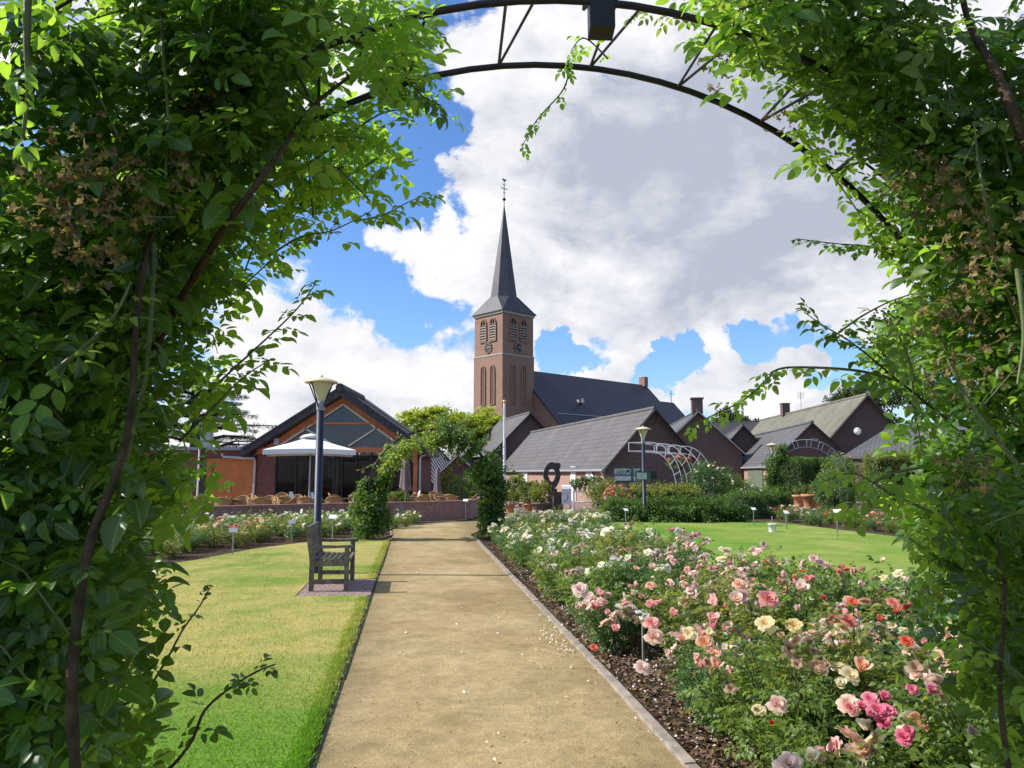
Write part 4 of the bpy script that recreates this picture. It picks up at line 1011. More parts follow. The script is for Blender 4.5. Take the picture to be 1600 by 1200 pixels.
def parasol_shut(label, loc, sc):
    t = thing('parasol', label, 'parasol', group='folded parasols')
    mb = MB(); mb.tube([(0, 0, 0), (0, 0, 2.62)], .03, 8); mb.box((0, 0, .04), (.6, .6, .08)); build('pole', mb, M['steel'], t)
    mb = MB(); seg = 20; prof = [(.02, 2.62), (.10, 2.5), (.15, 2.1), (.17, 1.7), (.20, 1.3), (.24, 1.12)]
    V = []
    for r, z in prof:
        for k in range(seg): a = 2 * math.pi * k / seg; q = r * (1 + .28 * math.cos(5 * a + z)); V.append((q * math.cos(a), q * math.sin(a), z + (.05 * math.cos(5 * a) if z < 1.2 else 0)))
    mb.add(V, [(i * seg + k, i * seg + (k + 1) % seg, (i + 1) * seg + (k + 1) % seg, (i + 1) * seg + k) for i in range(len(prof) - 1) for k in range(seg)], True)
    build('folded_canopy', mb, M['taupe'], t); t.location = loc; t.scale = (sc, sc, sc)
p = at(634, 740, 28.2); parasol_shut('folded taupe parasol in front of the pavilion corner post', (p.x, p.y, 0), .90)
p = at(684, 740, 33); parasol_shut('slim folded taupe parasol seen through the middle of the second arch', (p.x, p.y, 0), .70)

def chair():
    t = thing('rattan_chair', 'light brown rattan armchair on the terrace behind the brick wall', 'chair', group='rattan chairs on the terrace')
    for sx in (-1, 1):
        for sy in (-1, 1): mb = MB(); mb.tube([(.24 * sx, .22 * sy, 0), (.23 * sx, .21 * sy, .43)], .017, 6); build('leg', mb, M['rattan'], t)
    mb = MB(); mb.lathe([(0, .43), (.27, .43), (.285, .455), (.27, .475), (0, .48)], seg=18); build('seat', mb, M['rattan'], t)
    mb = MB(); n = 14; V = []; arc = []
    for k in range(n + 1):
        a = R(-20 + 220 * k / n); hgt = .64 + .20 * max(0, math.sin(a)) ** 1.3; arc.append((.29 * math.cos(a), .05 + .27 * math.sin(a), hgt))
        V += [(.265 * math.cos(a), .05 + .25 * math.sin(a), .47), (.29 * math.cos(a), .05 + .27 * math.sin(a), hgt)]
    V += [(x * .95, .05 + (y - .05) * .95, z) for x, y, z in V]; m = 2 * (n + 1)
    Fs = []
    for k in range(3, n - 3): Fs += [(2 * k, 2 * k + 2, 2 * k + 3, 2 * k + 1), (m + 2 * k, m + 2 * k + 1, m + 2 * k + 3, m + 2 * k + 2)]
    mb.add(V, Fs, True); build('backrest', mb, M['rattan'], t)
    mb = MB(); mb.tube([(arc[0][0], arc[0][1], .43)] + arc + [(arc[-1][0], arc[-1][1], .43)], .019, 7); build('arm_rim', mb, M['rattan'], t)
    return t
def table():
    t = thing('terrace_table', 'square brown terrace table between the rattan chairs', 'table', group='tables on the terrace')
    mb = MB(); mb.box((0, 0, .735), (.75, .75, .03)); build('tabletop', mb, M['table_top'], t)
    mb = MB(); mb.tube([(0, 0, .03), (0, 0, .72)], .035, 8); mb.box((0, 0, .02), (.45, .45, .04)); build('pedestal', mb, M['black'], t)
    return t
ch0, tb0 = chair(), table(); firstc = firstt = True
tabs = [(308, 24.6, .2), (360, 25.6, .1), (408, 25.6, .3), (455, 26.8, .0), (488, 26.2, .2), (530, 26.8, .2), (575, 27.2, .4), (655, 28.6, .1), (700, 29.0, .3), (440, 29.8, .2), (560, 30.6, .1), (690, 31.5, .5)]
for i, (u, Y, rz) in enumerate(tabs):
    p = at(u, 740, Y); t = tb0 if firstt else dup(tb0, (0, 0, 0)); firstt = False
    t.location = (p.x, p.y, .006); t.rotation_euler = (0, 0, rz)
    for k in range(4 if i < 9 else 2):
        if i in (1, 4, 6) and k == 3: continue
        a = rz + k * math.pi / 2 + .25 * rnd.uniform(-1, 1); c = ch0 if firstc else dup(ch0, (0, 0, 0)); firstc = False
        r_ = .72 + .12 * rnd.random(); c.location = (p.x + r_ * math.sin(-a), p.y + r_ * math.cos(a), .006); c.rotation_euler = (0, 0, a + rnd.uniform(-.25, .25))
    if i in (3, 4, 7):
        mb = MB(); mb.add([(-.07, 0, 0), (.07, 0, 0), (.07, .06, .22), (-.07, .06, .22), (-.07, .12, 0), (.07, .12, 0)], [(0, 1, 2, 3), (3, 2, 5, 4)])
        cd = build('menu_card', mb, M['white']); cd.location = (p.x + .1, p.y - .15, .757); cd.rotation_euler = (0, 0, .3 * i)
        tag(cd, 'white folded menu card standing on a terrace table', 'menu card', 'menu cards on the terrace tables')
# posts by the annex door
t = thing('grey_post', 'square grey post with a white downpipe in front of the annex', 'post', (at(317, 740, 27).x, 27, 0)); mb = MB(); mb.box((0, 0, 1.25), (.17, .17, 2.5)); build('post_body', mb, M['bark'], t)
mb = MB(); mb.tube([(-.13, -.05, .3), (-.13, -.05, 2.45)], .04, 8); build('downpipe', mb, M['white'], t)

# ------------------------------------------------------------------ flagpole
p = at(788, 740, 33); t = thing('flagpole', 'bare white flagpole with a gilded ball in front of the grey roofs', 'flagpole', (p.x, p.y, 0))
mb = MB(); mb.tube([(0, 0, 0), (0, 0, 2.5), (0, 0, 4.62)], [.062, .055, .042], 12); build('pole', mb, M['white'], t)
mb = MB(); mb.lathe([(0, -.08), (.06, -.05), (.08, 0), (.06, .05), (0, .08)], (0, 0, 4.69), 12); build('ball', mb, M['gold'], t)
mb = MB(); mb.tube([(-.07, -.02, 1.2), (-.075, -.02, 4.4)], .006, 4); build('halyard', mb, M['palegrey'], t)

# ------------------------------------------------------------------ sculpture and the things round it
Ys = 34.0; p = at(865, 740, Ys); t = thing('ring_sculpture', 'dark rusted ring sculpture with a pale opening on a square plinth', 'sculpture', (p.x, p.y, 0))
mb = MB(); w = .62; mb.box((.05, 0, .40), (w, w * .8, .80)); build('plinth', mb, M['rust'], t)
mb = MB(); n = 26; cz = 1.50; V = []
for k in range(n):
    a = 2 * math.pi * k / n
    ro_x = .36 + .02 * math.cos(2 * a); ro_z = .60
    ox, oz = ro_x * math.cos(a), ro_z * math.sin(a)
    if .55 < a < 1.05: ox += .13; oz += .07     # the pointed shoulder at the top right
    if a > math.pi and a < 2 * math.pi: ox *= (1 - .15 * abs(math.sin(a)))
    ix, iz = .185 * math.cos(a) * (1 if math.sin(a) > -.2 else .75), .28 * math.sin(a) + .02
    for yy in (-.14, .14): V += [(-.08 + ox, yy, cz + oz), (-.08 + ix, yy, cz + iz)]
Fs = []
for k in range(n):
    a, b = 4 * k, 4 * ((k + 1) % n)
    Fs += [(a, b, b + 1, a + 1), (a + 2, a + 3, b + 3, b + 2), (a, a + 2, b + 2, b), (a + 1, b + 1, b + 3, a + 3)]
mb.add(V, Fs); mb.box((-.06, 0, .86), (.40, .3, .16)); build('ring', mb, M['rust'], t)
p = at(885, 740, 33); t = thing('art_screen', 'pale grey upright sheet with a curled top edge beside the ring sculpture', 'screen', (p.x, p.y, 0))
mb = MB(); V = []; prof = [(.0, .30), (.02, .7), (-.02, .95), (.03, 1.06), (.14, 1.10), (.22, 1.05), (.21, .98)]
for x in (-.21, .21): V += [(x, q[0], q[1]) for q in prof]
k_ = len(prof); V += [(x, y + .02, z + .012) for x, y, z in V]
Fs = [(i, i + 1, k_ + i + 1, k_ + i) for i in range(k_ - 1)] + [(2 * k_ + i, 3 * k_ + i, 3 * k_ + i + 1, 2 * k_ + i + 1) for i in range(k_ - 1)]
mb.add(V, Fs); build('sheet', mb, M['white'], t)
mb = MB(); mb.box((-.15, .03, .2), (.05, .05, .4)); mb.box((.15, .03, .2), (.05, .05, .4)); build('foot', mb, M['steel'], t)
mb = MB(); mb.tube([(-.10, -.012, .42), (.02, -.014, .50), (.06, -.012, .62), (.05, .0, .70)], .013, 5); build('curved_mark', mb, M['black'], t)
p = at(864, 740, 32.2); t = thing('stake_plate', 'thin stake with a small dark plate in front of the sculpture plinth', 'stake', (p.x, p.y, 0))
mb = MB(); mb.tube([(0, 0, 0), (0, 0, .62)], .015, 5); mb.box((0, -.01, .55), (.07, .02, .22)); build('stake_body', mb, M['steel'], t)

def display_table(label, u, Y, w):
    p = at(u, 740, Y); t = thing('display_table', label, 'table', (p.x, p.y, 0), group='white display tables')
    mb = MB(); mb.box((0, 0, .78), (w, .6, .06)); build('tabletop', mb, M['white'], t)
    for sx in (-1, 1):
        for sy in (-1, 1): mb = MB(); mb.box((sx * (w / 2 - .06), sy * .25, .375), (.06, .06, .75)); build('leg', mb, M['white'], t)
    mb = MB(); mb.box((0, 0, .30), (w - .1, .5, .04)); build('shelf', mb, M['white'], t); return p
tp1 = display_table('short white plant table near the flagpole', 808, 34.5, .62)
tp2 = display_table('long white plant table to the right of the ring sculpture', 917, 35.5, 1.35)
def small_plant(name, label, loc, h, w, pot='terracotta', leaf='bush_leaf', n=260, ls=.07, ph=.28, pr=.16, cat='potted plant', group=None):
    t = thing(name, label, cat, loc, group=group)
    mb = MB(); mb.lathe([(pr * .68, 0), (pr * .95, ph * .82), (pr * 1.08, ph * .82), (pr * 1.1, ph), (pr * .95, ph), (pr * .9, ph * .9), (0, ph * .9)], seg=18); build('pot', mb, M[pot], t)
    P, N, i = clumps(n, 14, (0, 0, ph + h * .5), (w, w, h * .5), w * .42)
    A = norm(N + .6 * unit(n)); me = leaf_mesh('foliage', P, A, norm(np.array([0, 0, 1.0]) + .8 * unit(n)), ls * (.7 + .6 * rs.rand(n)), 'low', M[leaf]); link('foliage', me, t)
    mb = MB()
    for k in range(4): mb.tube([(.02 * k - .03, .01, ph * .8), (.1 * math.cos(k * 2), .1 * math.sin(k * 2), ph + h * .5)], .01, 5)
    build('stem', mb, M['oldcane'], t); return t
for i, (dx, h, w) in enumerate([(-.16, .38, .2), (.16, .45, .22)]): small_plant('potted_plant', 'leafy pot plant standing on the short white plant table', (tp1.x + dx, tp1.y, .81), h, w, 'soilpot', n=500, ls=.08, group='pot plants on the short white table')
for i in range(6): small_plant('potted_plant', 'dark green pot plant in the row on the long white plant table', (tp2.x - .55 + i * .22, tp2.y + .05 * (-1) ** i, .81), .34 + .08 * (i % 3), .2, 'soilpot', 'bush_leaf_c', 420, .07, .18, .09, group='pot plants on the long white table')
for u, Y, h, w, leaf, pot, pr, ph, lb in [(797, 32, .8, .28, 'hedge_pale', 'terracotta', .2, .34, 'terracotta pot of reddish foliage at the foot of the flagpole'), (826, 33, .8, .36, 'bush_leaf', 'terracotta', .2, .32, 'bushy green pot plant beside the short white table'),
        (846, 31.6, .8, .34, 'bush_leaf_b', 'soilpot', .38, .42, 'shrub in a wide dark round bowl in front of the sculpture'), (836, 35.5, 1.05, .22, 'hedge_pale', 'terracotta', .22, .36, 'tall olive shrub in a pot just behind the dark bowl'), (938, 34.5, .7, .34, 'bush_leaf', 'soilpot', .22, .32, 'round shrub in a dark pot at the end of the long white table'), (815, 37, .9, .4, 'bush_leaf', 'terracotta', .22, .36, 'potted shrub against the pale barn wall behind the short table')]:
    p = at(u, 740, Y); small_plant('potted_shrub', lb, (p.x, p.y, .007), h, w * 1.15, pot, leaf, 1300, .085, ph, pr)
# four big terracotta pots before the dark hedge
for i, (u, Y, s) in enumerate([(1247, 37.2, 1.15), (1263, 35.6, 1.3), (1272, 36.9, 1.2), (1282, 38.2, 1.2)]):
    p = at(u, 740, Y); small_plant('terracotta_pot', ['terracotta pot at the left end of the row before the dark hedge', 'terracotta pot standing nearest in front of the others before the dark hedge', 'terracotta pot half hidden behind the nearest one before the dark hedge', 'terracotta pot at the back of the group before the dark hedge'][i], (p.x, p.y, .01), .45 * s, .26, 'terracotta', 'bush_leaf', 240, .06, .50 * s, .26 * s, group='terracotta pots before the hedge')
# decorations on the barn's long wall
d = barn.matrix_basis
def barn_pt(y, z, out=.1): ca, sa = math.cos(barn.rotation_euler[2]), math.sin(barn.rotation_euler[2]); x = -2.6 - out; return Vector((barn.location.x + x * ca - y * sa, barn.location.y + x * sa + y * ca, z))
t = thing('kite_sign', 'white kite shaped board hanging on the pale barn wall', 'sign', barn_pt(2.2, 1.35, .14), barn.rotation_euler[2])
mb = MB(); mb.prism([(0, -.75, 0), (0, 0, .62), (0, .75, 0), (0, 0, -.55)], (.04, 0, 0)); build('board', mb, M['white'], t)
mb = MB(); mb.prism([(-.012, -.5, 0), (-.012, 0, .4), (-.012, .5, 0), (-.012, 0, -.36)], (.01, 0, 0)); build('inner_face', mb, M['palegrey'], t)
# information boards
for u, Y, lb, w in ((979, 33, 'wider information board with two pale panels in front of the barn gable', .78), (995, 32.2, 'small information board just behind the lamp in the hedge', .34)):
    p = at(u - 6 if w > .5 else u, 740, Y); t = thing('information_board', lb, 'sign', (p.x, p.y, 0), -.1)
    for sx in (-1, 1): mb = MB(); mb.box((sx * w * .42, .03, .8), (.05, .05, 1.6)); build('post', mb, M['grey'], t)
    mb = MB(); mb.box((0, 0, 1.55), (w, .04, .62)); bd = build('board', mb, M['board_green'], t)
    mb = MB(); mb.box((0, -.025, 1.68), (w - .08, .012, .24)); mb.box((0, -.025, 1.40), (w - .08, .012, .20)); build('board_face', mb, M['board_face'], bd)
    mb = MB()
    for k in range(4): mb.box((-w * .12, -.034, 1.75 - k * .045), (w * .5, .004, .014))
    mb.box((w * .28, -.034, 1.70), (w * .18, .004, .12)); build('printed_lines', mb, M['board_green'], bd)
t = thing('map_board', 'dark green map board fixed on the lamp post in the hedge', 'sign', (lamp2.location.x - .02, lamp2.location.y - .12, 1.52))
mb = MB(); mb.box((-.02, 0, 0), (.55, .06, .30), rz=.1); bd = build('board', mb, M['board_green'], t); mb = MB(); mb.box((.33, .10, .02), (.20, .22, .26)); build('box', mb, M['black'], t)
mb = MB(); mb.box((-.08, -.037, .0), (.34, .008, .22), rz=.1); build('board_face', mb, M['board_face'], bd)

# ------------------------------------------------------------------ white pergola of quarter arches
t = thing('white_pergola', 'white tubular pergola of quarter arches in front of the barn gable', 'pergola')
def qarch(mb, r, x0, y, top, cx_, reach):
    pts = [(x0, y, top), (cx_, y, top)]
    for k in range(1, 9): a = R(90 - 90 * k / 8); pts.append((cx_ + r * math.cos(a), y, top - reach + reach * math.sin(a)))
    pts.append((cx_ + r, y, 0)); mb.tube(pts, .019, 6)
for k in range(4):
    y = k * 1.7; mb = MB()
    qarch(mb, 1.30, -.9, y, 2.85, 0, 1.75); qarch(mb, 1.05, -.9, y, 2.50, 0, 1.45)
    for x in (-.88, -.25): mb.bar((x, y, 2.5), (x, y, 2.85), .035, .035)
    for a_ in (75, 55, 38, 20): a = R(a_); mb.bar((1.05 * math.cos(a), y, 1.05 + 1.45 * math.sin(a)), (1.30 * math.cos(a), y, 1.10 + 1.75 * math.sin(a)), .03, .03)
    for z in (.35, .75): mb.bar((1.05, y, z), (1.3, y, z), .025, .025)
    build('hoop', mb, M['palegrey'], t)
mb = MB()
for x, z in ((-.88, 2.5), (-.88, 2.85), (-.25, 2.85)): mb.tube([(x, 0, z), (x, 5.1, z)], .022, 6)
build('rail', mb, M['palegrey'], t)
p = at(1012, 740, 31.0); t.location = (p.x + .1, p.y, 0); t.rotation_euler = (0, 0, R(-28))

# ------------------------------------------------------------------ plant labels on stakes
def plant_label(label, loc, rz, h=.42, tilt=.6, sc=1.0, cat='plant label'):
    t = thing('plant_label', label, cat, loc, rz, group='rose name plates')
    mb = MB(); mb.box((0, 0, h / 2), (.022, .012, h)); build('stake', mb, M['steel'], t)
    m = Matrix.Rotation(tilt, 3, 'X'); mb = MB(); mb.box((0, -.02, h + .01), (.125, .105, .006), M=m); pl = build('plate', mb, M['grey'] if label[:4] in ('grey', 'dark') else M['white'], t)
    mb = MB(); mb.box((0, -.023, h + .0155), (.10, .012, .003), M=m); 
    t.scale = (sc, sc, sc); return t
for u, v, lb, rz, h, sc, z in [(1006, 1046, 'white name plate on a stake among the pink roses by the path', .5, .42, 1, .012), (1352, 1198, 'white name plate low at the bottom edge among the pink roses', .2, .37, 1.0, None),
        (1178, 822, 'thin name plate at the left end of the far rose bed', .2, .46, 1.1, .01), (1229, 828, 'name plate in the far rose bed between two low bushes', .3, .40, 1.2, .01), (1309, 841, 'white name plate at the front of the far rose bed by red roses', -.1, .52, 1.25, .01),
        (519, 847, 'white name plate right of the bench before the cream roses', .05, .42, 1.35, .01), (455, 849, 'grey name plate left of the bench in the left rose bed', .3, .36, 1.3, .01), (363, 868, 'dark name plate at the lawn edge below the coral roses', .3, .36, 1.3, .01),
        (978, 833, 'thin dark stake plate at the left tip of the right lawn', .4, .6, 1.0, .02), (727, 812, 'small name plate in front of the terrace wall under the second arch', .1, .5, 1.3, .01)]:
    p = gnd(u, v, .0) if z is not None else gnd(u + 4, 1365, 0.0)
    plant_label(lb, (p.x, p.y, z or .012), rz, h, .6, sc)
p = gnd(1207, 832); t = thing('white_bucket', 'small white pot with a thin pipe on the far edge of the right lawn', 'pot', (p.x, p.y, .02))
mb = MB(); mb.lathe([(.09, 0), (.11, .2), (.12, .2), (.115, .215), (.10, .2), (.09, .02), (0, .02)], seg=16); build('pot_body', mb, M['white'], t)
mb = MB(); mb.tube([(.0, 0, .02), (.0, 0, .42)], .012, 6); mb.tube([(.08, 0, .16), (.30, 0, .17)], .012, 6); build('pipe', mb, M['steel'], t)
# ------------------------------------------------------------------ roses: blooms
def bloom_mesh(name, kind, seed, mat):
    r_ = np.random.RandomState(seed); V = []; T = []; RN = []
    if kind == 'full': rings = [(3, .45, .05, .25), (4, .58, .15, .55), (5, .74, .38, .85), (6, .90, .68, 1.25), (6, 1.0, 1.0, 1.65), (5, 1.0, 1.3, 2.0)]
    elif kind == 'open': rings = [(4, .42, .3, .7), (6, .75, .7, 1.2), (6, .95, 1.0, 1.5), (6, 1.0, 1.25, 1.8)]
    elif kind == 'cup': rings = [(3, .55, -.02, .12), (4, .72, .05, .25), (5, .88, .18, .45), (5, 1.0, .35, .85)]
    elif kind == 'bud': rings = [(3, .8, -.06, .05), (4, .95, .0, .12), (4, 1.0, .08, .25)]
    else: rings = [(5, .8, .5, 1.2), (5, 1.0, .9, 1.9)]
    nr = len(rings)
    for ri, (n, L, a0, a1) in enumerate(rings):
        off = r_.rand() * 6.28
        for k in range(n):
            th = off + 2 * math.pi * k / n + .18 * r_.randn(); L_ = L * (1 + .10 * r_.randn()); da = .12 * r_.randn()
            W = L_ * (.52 + .05 * nr - .02 * ri) * (1 if n > 4 else 1.15); b = len(V); tint = ri / max(1, nr - 1)
            ux = np.array([math.cos(th), math.sin(th), 0]); ut = np.array([-math.sin(th), math.cos(th), 0])
            r0, h0 = .03 + .03 * ri, 0.0
            pr, ph = r0, h0; rows = 4
            for j in range(rows + 1):
                v = j / rows
                a = a0 + da + (a1 - a0) * v * v
                if j: pr += L_ / rows * math.sin(a); ph += L_ / rows * math.cos(a)
                w = W * math.sin(min(1, .25 + v * .95) * math.pi * .62) ** 1.0 * (1 if j < rows else .72)
                for u in (-1, -.4, .4, 1):
                    cup = (1 - u * u)
                    p = ux * (pr + .10 * L_ * cup * (1 if a < 1.2 else .3) - .08 * L_) + ut * (w * u * .62) + np.array([0, 0, ph + (-.05 * L_ * (1 - cup)) + .035 * r_.randn() * v])
                    V.append(p); RN.append(min(1, .55 * tint + .4 * v + .08 * r_.rand()))
            for j in range(rows):
                for q in range(3):
                    a_ = b + j * 4 + q; T += [(a_, a_ + 1, a_ + 5), (a_, a_ + 5, a_ + 4)]
    V = np.array(V); 
    if kind in ('full', 'open'): V[:, 2] *= .8
    return np_mesh(name, V, np.array(T), mat, np.array(RN))
BLM = {}
KINDS_OF = {'peach': ('full', 'full', 'cup'), 'pink': ('cup', 'full', 'bud'), 'palepink': ('full', 'cup'), 'cream': ('full', 'open', 'cup'), 'white': ('full', 'open'), 'yellow': ('full', 'open'), 'coral': ('open', 'cup'), 'red': ('cup', 'open'), 'hotpink': ('full', 'cup'), 'faded': ('loose', 'loose')}
for ci, (c, ks) in enumerate(KINDS_OF.items()):
    BLM[c] = [bloom_mesh('bloom', k, 20 + ci * 7 + i, PET[c]) for i, k in enumerate(ks + ks)]
def put_bloom(par, p, col, r, tilt=None, which=None):
    ms = BLM[col]; me = ms[which if which is not None else rnd.randrange(len(ms))]
    o = link('bloom', me, par); o.location = p
    t = tilt if tilt is not None else (rnd.gauss(.15, .6), rnd.gauss(-.15, .6)); o.rotation_euler = (t[0], t[1], rnd.uniform(0, 6.28)); o.scale = (r, r, r * rnd.uniform(.9, 1.1)); return o

# ------------------------------------------------------------------ roses: bushes
def bush_proto(seed, h, w, nl, ls, mat, tmpl):
    """canes that fan out from the base; leaves along them, denser at the top: returns the two meshes and the cane tips"""
    global rs
    keep = rs; rs = np.random.RandomState(seed)
    mb = MB(); P = []; A = []; tips = []
    nc = 15
    for k in range(nc):
        th = 2 * math.pi * k / nc + .5 * rs.randn(); rr = w * (.18 + .82 * rs.rand() ** .6); hh = h * (.62 + .38 * rs.rand()) * (1 - .25 * (rr / w) ** 2)
        b = np.array([.05 * rs.randn(), .05 * rs.randn(), 0]); e = np.array([rr * math.cos(th), rr * math.sin(th), hh]); m = b * .4 + e * .6 + np.array([0, 0, -.02]) - np.array([e[0], e[1], 0]) * .18
        pts = []
        for i in range(6):
            t = i / 5; pts.append((1 - t) ** 2 * b + 2 * t * (1 - t) * m + t * t * e)
        mb.tube(pts, [.009, .008, .007, .006, .005, .004], 5); tips.append(e)
        ml = nl // nc
        t = .16 + .84 * rs.rand(ml) ** .75
        q = ((1 - t) ** 2)[:, None] * b + (2 * t * (1 - t))[:, None] * m + (t * t)[:, None] * e
        d = unit(ml) + np.array([math.cos(th), math.sin(th), .1]) * .35; d[:, 2] = d[:, 2] * .6 + .15
        q = q + norm(d) * (.02 + .10 * rs.rand(ml, 1))
        P.append(q); A.append(d)
    P = np.concatenate(P); A = np.concatenate(A)
    N = norm(np.array([0, 0, 1.0]) + .75 * unit(len(P)))
    P2, A2, N2, S2, I = compound(P, A - np.array([0, 0, .15]), N, ls * (.75 + .5 * rs.rand(len(P))), 5)
    rn = (rs.rand(len(P))[I] * .7 + rs.rand(len(I)) * .3)
    P2[:, 2] = np.maximum(P2[:, 2], .02)
    fm = leaf_mesh('foliage', P2, A2, N2, S2, tmpl, mat, rn)
    me = bpy.data.meshes.new('canes'); me.from_pydata(mb.v, [], mb.f); me.materials.append(M['cane']); me.update()
    rs = keep
    return fm, me, tips
PRO = []      # (foliage mesh, cane mesh, tips)
for i, mt in enumerate(('bush_leaf', 'bush_leaf_b', 'bush_leaf', 'bush_leaf_c')): PRO.append(bush_proto(100 + i, .86, .46, 480, .048, M[mt], 'mid'))
PROL = []
for i, mt in enumerate(('bush_leaf', 'bush_leaf_b', 'bush_leaf_c')): PROL.append(bush_proto(200 + i, .82, .48, 340, .055, M[mt], 'low'))
ROSES = []
def rose_bush(loc, pro, label, group, cols, nb, br, sc=1.0, scz=1.0):
    t = thing('rose_bush', label, 'rose bush', loc, rnd.uniform(0, 6.28), group)
    t.scale = (sc, sc, sc * scz)
    link('foliage', pro[0], t); link('canes', pro[1], t)
    tips = sorted(pro[2], key=lambda e: -e[2]); off = list(range(len(tips))); rnd.shuffle(off); cl = 1 if nb < 5 else 3; c = cols[0]
    for k in range(nb):
        q = off[k // cl] if k // cl < len(off) else off[k % len(off)]; e = tips[q % len(tips)]; c = cols[rnd.randrange(len(cols))] if k % cl == 0 else c
        j = .055 if cl > 1 else .035
        put_bloom(t, (e[0] + rnd.gauss(0, j), e[1] + rnd.gauss(0, j), e[2] + .045 + rnd.gauss(0, .03)), c, br * rnd.uniform(.75, 1.2) * (1.15 if sc < .75 else 1) / sc)
    ROSES.append(t); return t
ZONES = {
 'cream': ('cream white rose bush in the bed beside the path, towards the second arch', 'cream rose bushes beside the path', ['cream', 'white', 'white', 'cream', 'cream'], (4, 8), .046),
 'white': ('white flowered rose bush in the middle of the bed beside the path', 'white rose bushes beside the path', ['white', 'white', 'cream', 'white', 'palepink', 'faded'], (5, 10), .052),
 'small': ('bush thick with small pale pink roses along the edge of the right lawn', 'small flowered pink rose bushes by the right lawn', ['palepink', 'pink', 'palepink', 'white', 'palepink', 'palepink', 'faded', 'pink'], (34, 48), .043),
 'big': ('rose bush with large peach and pink blooms in the front of the bed', 'large flowered peach and pink rose bushes', ['peach', 'pink', 'palepink', 'palepink', 'peach', 'cream', 'faded'], (9, 15), .038),
 'coral': ('rose bush with coral red blooms near the foliage of the near arch', 'coral rose bushes near the arch', ['coral', 'palepink', 'palepink', 'pink', 'cream', 'pink', 'faded'], (9, 15), .036),
}
def dist_poly_in(x, y): return bool(in_poly(np.array([[x, y]]), bedR)[0])
count = 0
y = 2.3
while y < 24.4:
    x = PR(y) + .33 + (.14 if y > 9 else .0)
    if y > 20: x += .25
    step = .56 if y < 7 else .60
    while x < 7:
        px, py = x + rnd.gauss(0, .07), y + rnd.gauss(0, .09)
        if dist_poly_in(px + .22, py) and dist_poly_in(px - .15, py):
            u, v = proj(np.array([px, py, .85]))
            gap = (4.3 < py < 5.2 and px < PR(py) + .85 and rnd.random() < .3) or (6.6 < py < 8.0 and px < PR(py) + .75 and rnd.random() < .35)
            gap = gap or (4.9 < py < 6.45 and abs(px - 1.08 * py / 6.3) < .33) or math.hypot(px - 1.45, py - 2.9) < .36
            if not gap and -50 < u < 2000:
                edge_right = not dist_poly_in(px + .75, py)
                if py > 14: z = 'cream'
                elif u > 1055 and py > 5.0: z = rnd.choice(['small', 'small', 'small', 'coral', 'big'] if u < 1330 else ['coral', 'small', 'coral', 'big'])
                elif u < 1030 and py > 7.2: z = 'white'
                elif py > 8.2: z = 'white' if not (edge_right and py < 11) else 'small'
                elif edge_right or u > 1430 and py > 4.5: z = 'small' if u < 1330 else 'coral'
                elif py > 6.8: z = rnd.choice(['big', 'small', 'white'])
                elif py > 5.2 and u > 1180: z = rnd.choice(['small', 'coral', 'big'])
                else: z = 'big'
                lb, gr, cols, (n0, n1), br = ZONES[z]
                pro = PRO[rnd.randrange(4)] if py < 10 else PROL[rnd.randrange(3)]
                hs_ = {'cream': .92, 'white': 1.0, 'small': .90, 'big': .93, 'coral': .95}[z] * rnd.uniform(.78, 1.16)
                if px < PR(py) + .75: hs_ *= .82
                if py > 11: hs_ *= .86
                if py > 16: hs_ *= .84
                if py < 3.4: hs_ *= .92
                rose_bush((px, py, .01), pro, lb, gr, cols, rnd.randint(n0, n1), br, hs_, 1.0); count += 1
        x += step
    y += step * .92
print('bed bushes', count)
